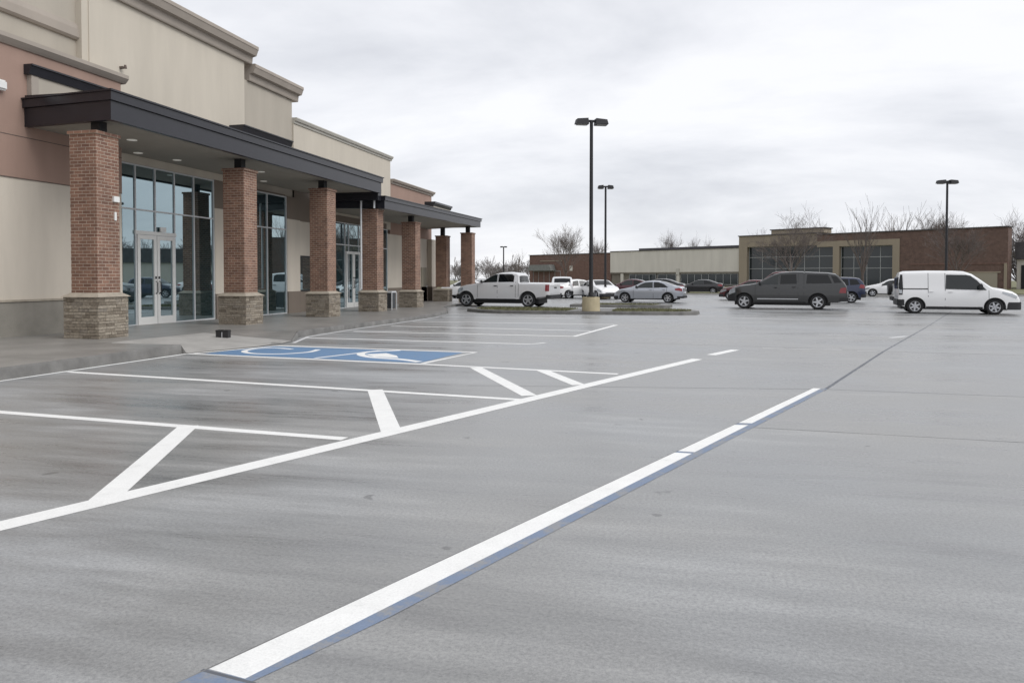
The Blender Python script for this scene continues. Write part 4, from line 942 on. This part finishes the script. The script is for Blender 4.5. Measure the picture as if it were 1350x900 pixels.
# ------------------------------------------------------------------ bare trees
def grow_tree(seed, h, spread=1., tmin=.0105, levels=5, trunk_frac=.28, n=4, kids=(3, 4)):
    rnd = random.Random(seed); T = MB(); C = MB()
    def branch(p, d, ln, r, lv, mb):
        k = 4 if lv < 2 else 3; pts = [p]; rad = [r]; q = p.copy(); dd = d.copy()
        for i in range(k):
            dd = (dd + Vector((rnd.gauss(0, .06), rnd.gauss(0, .06), rnd.gauss(.05, .04)))).normalized(); q = q + dd * (ln / k); pts.append(q.copy()); rad.append(max(tmin, r * (1 - .6 * (i + 1) / k)))
        mb.tube(pts, rad, 5 if lv < 1 else (4 if lv < 2 else 3))
        if lv >= levels: return
        for c in range(rnd.randint(*kids)):
            t = rnd.uniform(.3, 1.) if lv > 0 else rnd.uniform(.25, 1.)
            i = min(k - 1, int(t * k)); f = t * k - i; bp = pts[i].lerp(pts[i + 1], f); dl = (pts[i + 1] - pts[i]).normalized()
            a = rnd.uniform(0, 6.283); u = dl.orthogonal().normalized(); v = dl.cross(u); sp = rnd.uniform(.40, .80) * spread
            nd = (dl + (u * math.cos(a) + v * math.sin(a)) * sp + Vector((0, 0, .12))).normalized()
            branch(bp, nd, ln * rnd.uniform(.55, .80), max(tmin, r * rnd.uniform(.42, .58)), lv + 1, mb)
    th = h * trunk_frac; r0 = h * .016
    T.tube([Vector((0, 0, -.1)), Vector((0, 0, .15)), Vector((rnd.gauss(0, .05), rnd.gauss(0, .05), th * .5)), Vector((rnd.gauss(0, .08), rnd.gauss(0, .08), th))], [r0 * 1.5, r0 * 1.1, r0, r0 * .92], 8)
    top = Vector(T.v[-1]); top = Vector((0, 0, th))
    ln = h * .34
    branch(top, Vector((rnd.gauss(0, .05), 0, 1)).normalized(), ln * 1.15, r0 * .85, 0, C)
    for i in range(rnd.randint(8, 10)):
        a = i * 2.4 + rnd.random(); zz = th * rnd.uniform(.7, 1.02); o_ = rnd.uniform(.3, .95) * spread; branch(Vector((0, 0, zz)), Vector((math.cos(a) * o_, math.sin(a) * o_, 1)).normalized(), ln * rnd.uniform(1.1, 1.5), r0 * .5, 1, C)
    zmax = max(v[2] for v in C.v); k = h / zmax
    for mb in (T, C): mb.v = [(x * k, y * k, z * k) for x, y, z in mb.v]
    return T, C
protos = []
def tree(px, py, h, label, seed, rz=0., sc=(1, 1, 1), name='bare_tree', like=None, group='bare winter trees around the far building', twig='twig', **kw):
    if like is not None:
        r = copy_tree(like); r.location = (px, py, 0); r.rotation_euler = (0, 0, rz); r.scale = sc; tag(r, label, 'tree', group); return r
    r = empty(name, (px, py, 0), rz, label=label, cat='tree', group=group); r.scale = sc
    T, C = grow_tree(seed, h, **kw); T.build('trunk', M['bark'], r, smooth=60); C.build('crown', M[twig], r); return r
tA = tree(11.48, 93.06, 10.4, 'big spreading bare tree behind the charcoal truck, before the stone framed windows', 3, spread=1.15)
tB = tree(-17.78, 110.87, 9.9, 'rounded bare tree in front of the brick end with the awning', 11, spread=.95, trunk_frac=.34)
tC = tree(26.81, 86.38, 9.6, 'bare tree before the dark brick wall behind the white van', 5, spread=1.0)
tD = tree(18.87, 91.71, 10.8, 'slender bare tree with few upright limbs, before the right hand shop windows', 21, spread=.42, levels=4, kids=(2, 3))
S = lambda h, p, q=1.: (h / p * q, h / p * q, h / p)
tree(39.2, 162, 14.6, 'bare tree above the brick parapet, right of the slender tree', 0, 1.1, S(16.4, 10.8, 1.5), like=tD)
tree(46.5, 165, 14.2, 'fainter bare tree above the brick wall, just left of the tallest van lamp post', 0, 2.6, S(15.6, 9.9, .8), like=tB)
tree(-4.6, 193, 12.6, 'leftmost and tallest of three small bare trees above the tan panel wall', 0, .5, S(14.2, 9.9, .5), like=tB, group='three bare trees above the tan wall')
tree(1.0, 195, 12.0, 'middle one of three small bare trees above the tan panel wall', 0, 2.2, S(13.4, 9.6, .5), like=tC, group='three bare trees above the tan wall')
tree(4.9, 196, 11.6, 'rightmost and lowest of three small bare trees above the tan panel wall', 0, 4.0, S(13.0, 10.4, .42), like=tA, group='three bare trees above the tan wall')
tree(52, 135, 12.6, 'bare tree at the right edge of the photo above the low building', 0, 3.3, S(13.4, 10.4, 1.), like=tA)
tree(-24.6, 208, 13.2, 'faint bare tree behind the brick end, left of the thin lamp post', 0, 1.9, S(13.6, 9.9, .6), like=tB)
tree(-30.9, 136.5, 6.6, 'small thin bare tree at the left end of the far brick building', 0, .9, S(6.6, 10.2), like=tD)
# far woods
low = [grow_tree(100 + i, 8., levels=3, tmin=.035, kids=(3, 5), spread=1.15, trunk_frac=.15)[1] for i in range(3)]
def woods(spots, label):
    m = MB(); rnd = random.Random(5)
    for x, y, h in spots:
        src = rnd.choice(low); a = rnd.uniform(0, 6.28); c, s_ = math.cos(a), math.sin(a); k = h / 8.
        m.add([((vx * c - vy * s_) * k * 1.2 + x, (vx * s_ + vy * c) * k * 1.2 + y, vz * k) for vx, vy, vz in src.v], src.f)
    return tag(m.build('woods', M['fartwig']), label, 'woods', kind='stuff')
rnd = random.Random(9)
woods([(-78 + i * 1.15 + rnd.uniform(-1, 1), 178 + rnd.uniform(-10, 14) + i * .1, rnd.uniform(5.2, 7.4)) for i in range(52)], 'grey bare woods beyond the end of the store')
woods([(44 + i * 1.5 + rnd.uniform(-1, 1), 140 - i * 1.35 + rnd.uniform(-4, 4), rnd.uniform(7.5, 10.5)) for i in range(52)], 'bare woods at the right side of the lot')
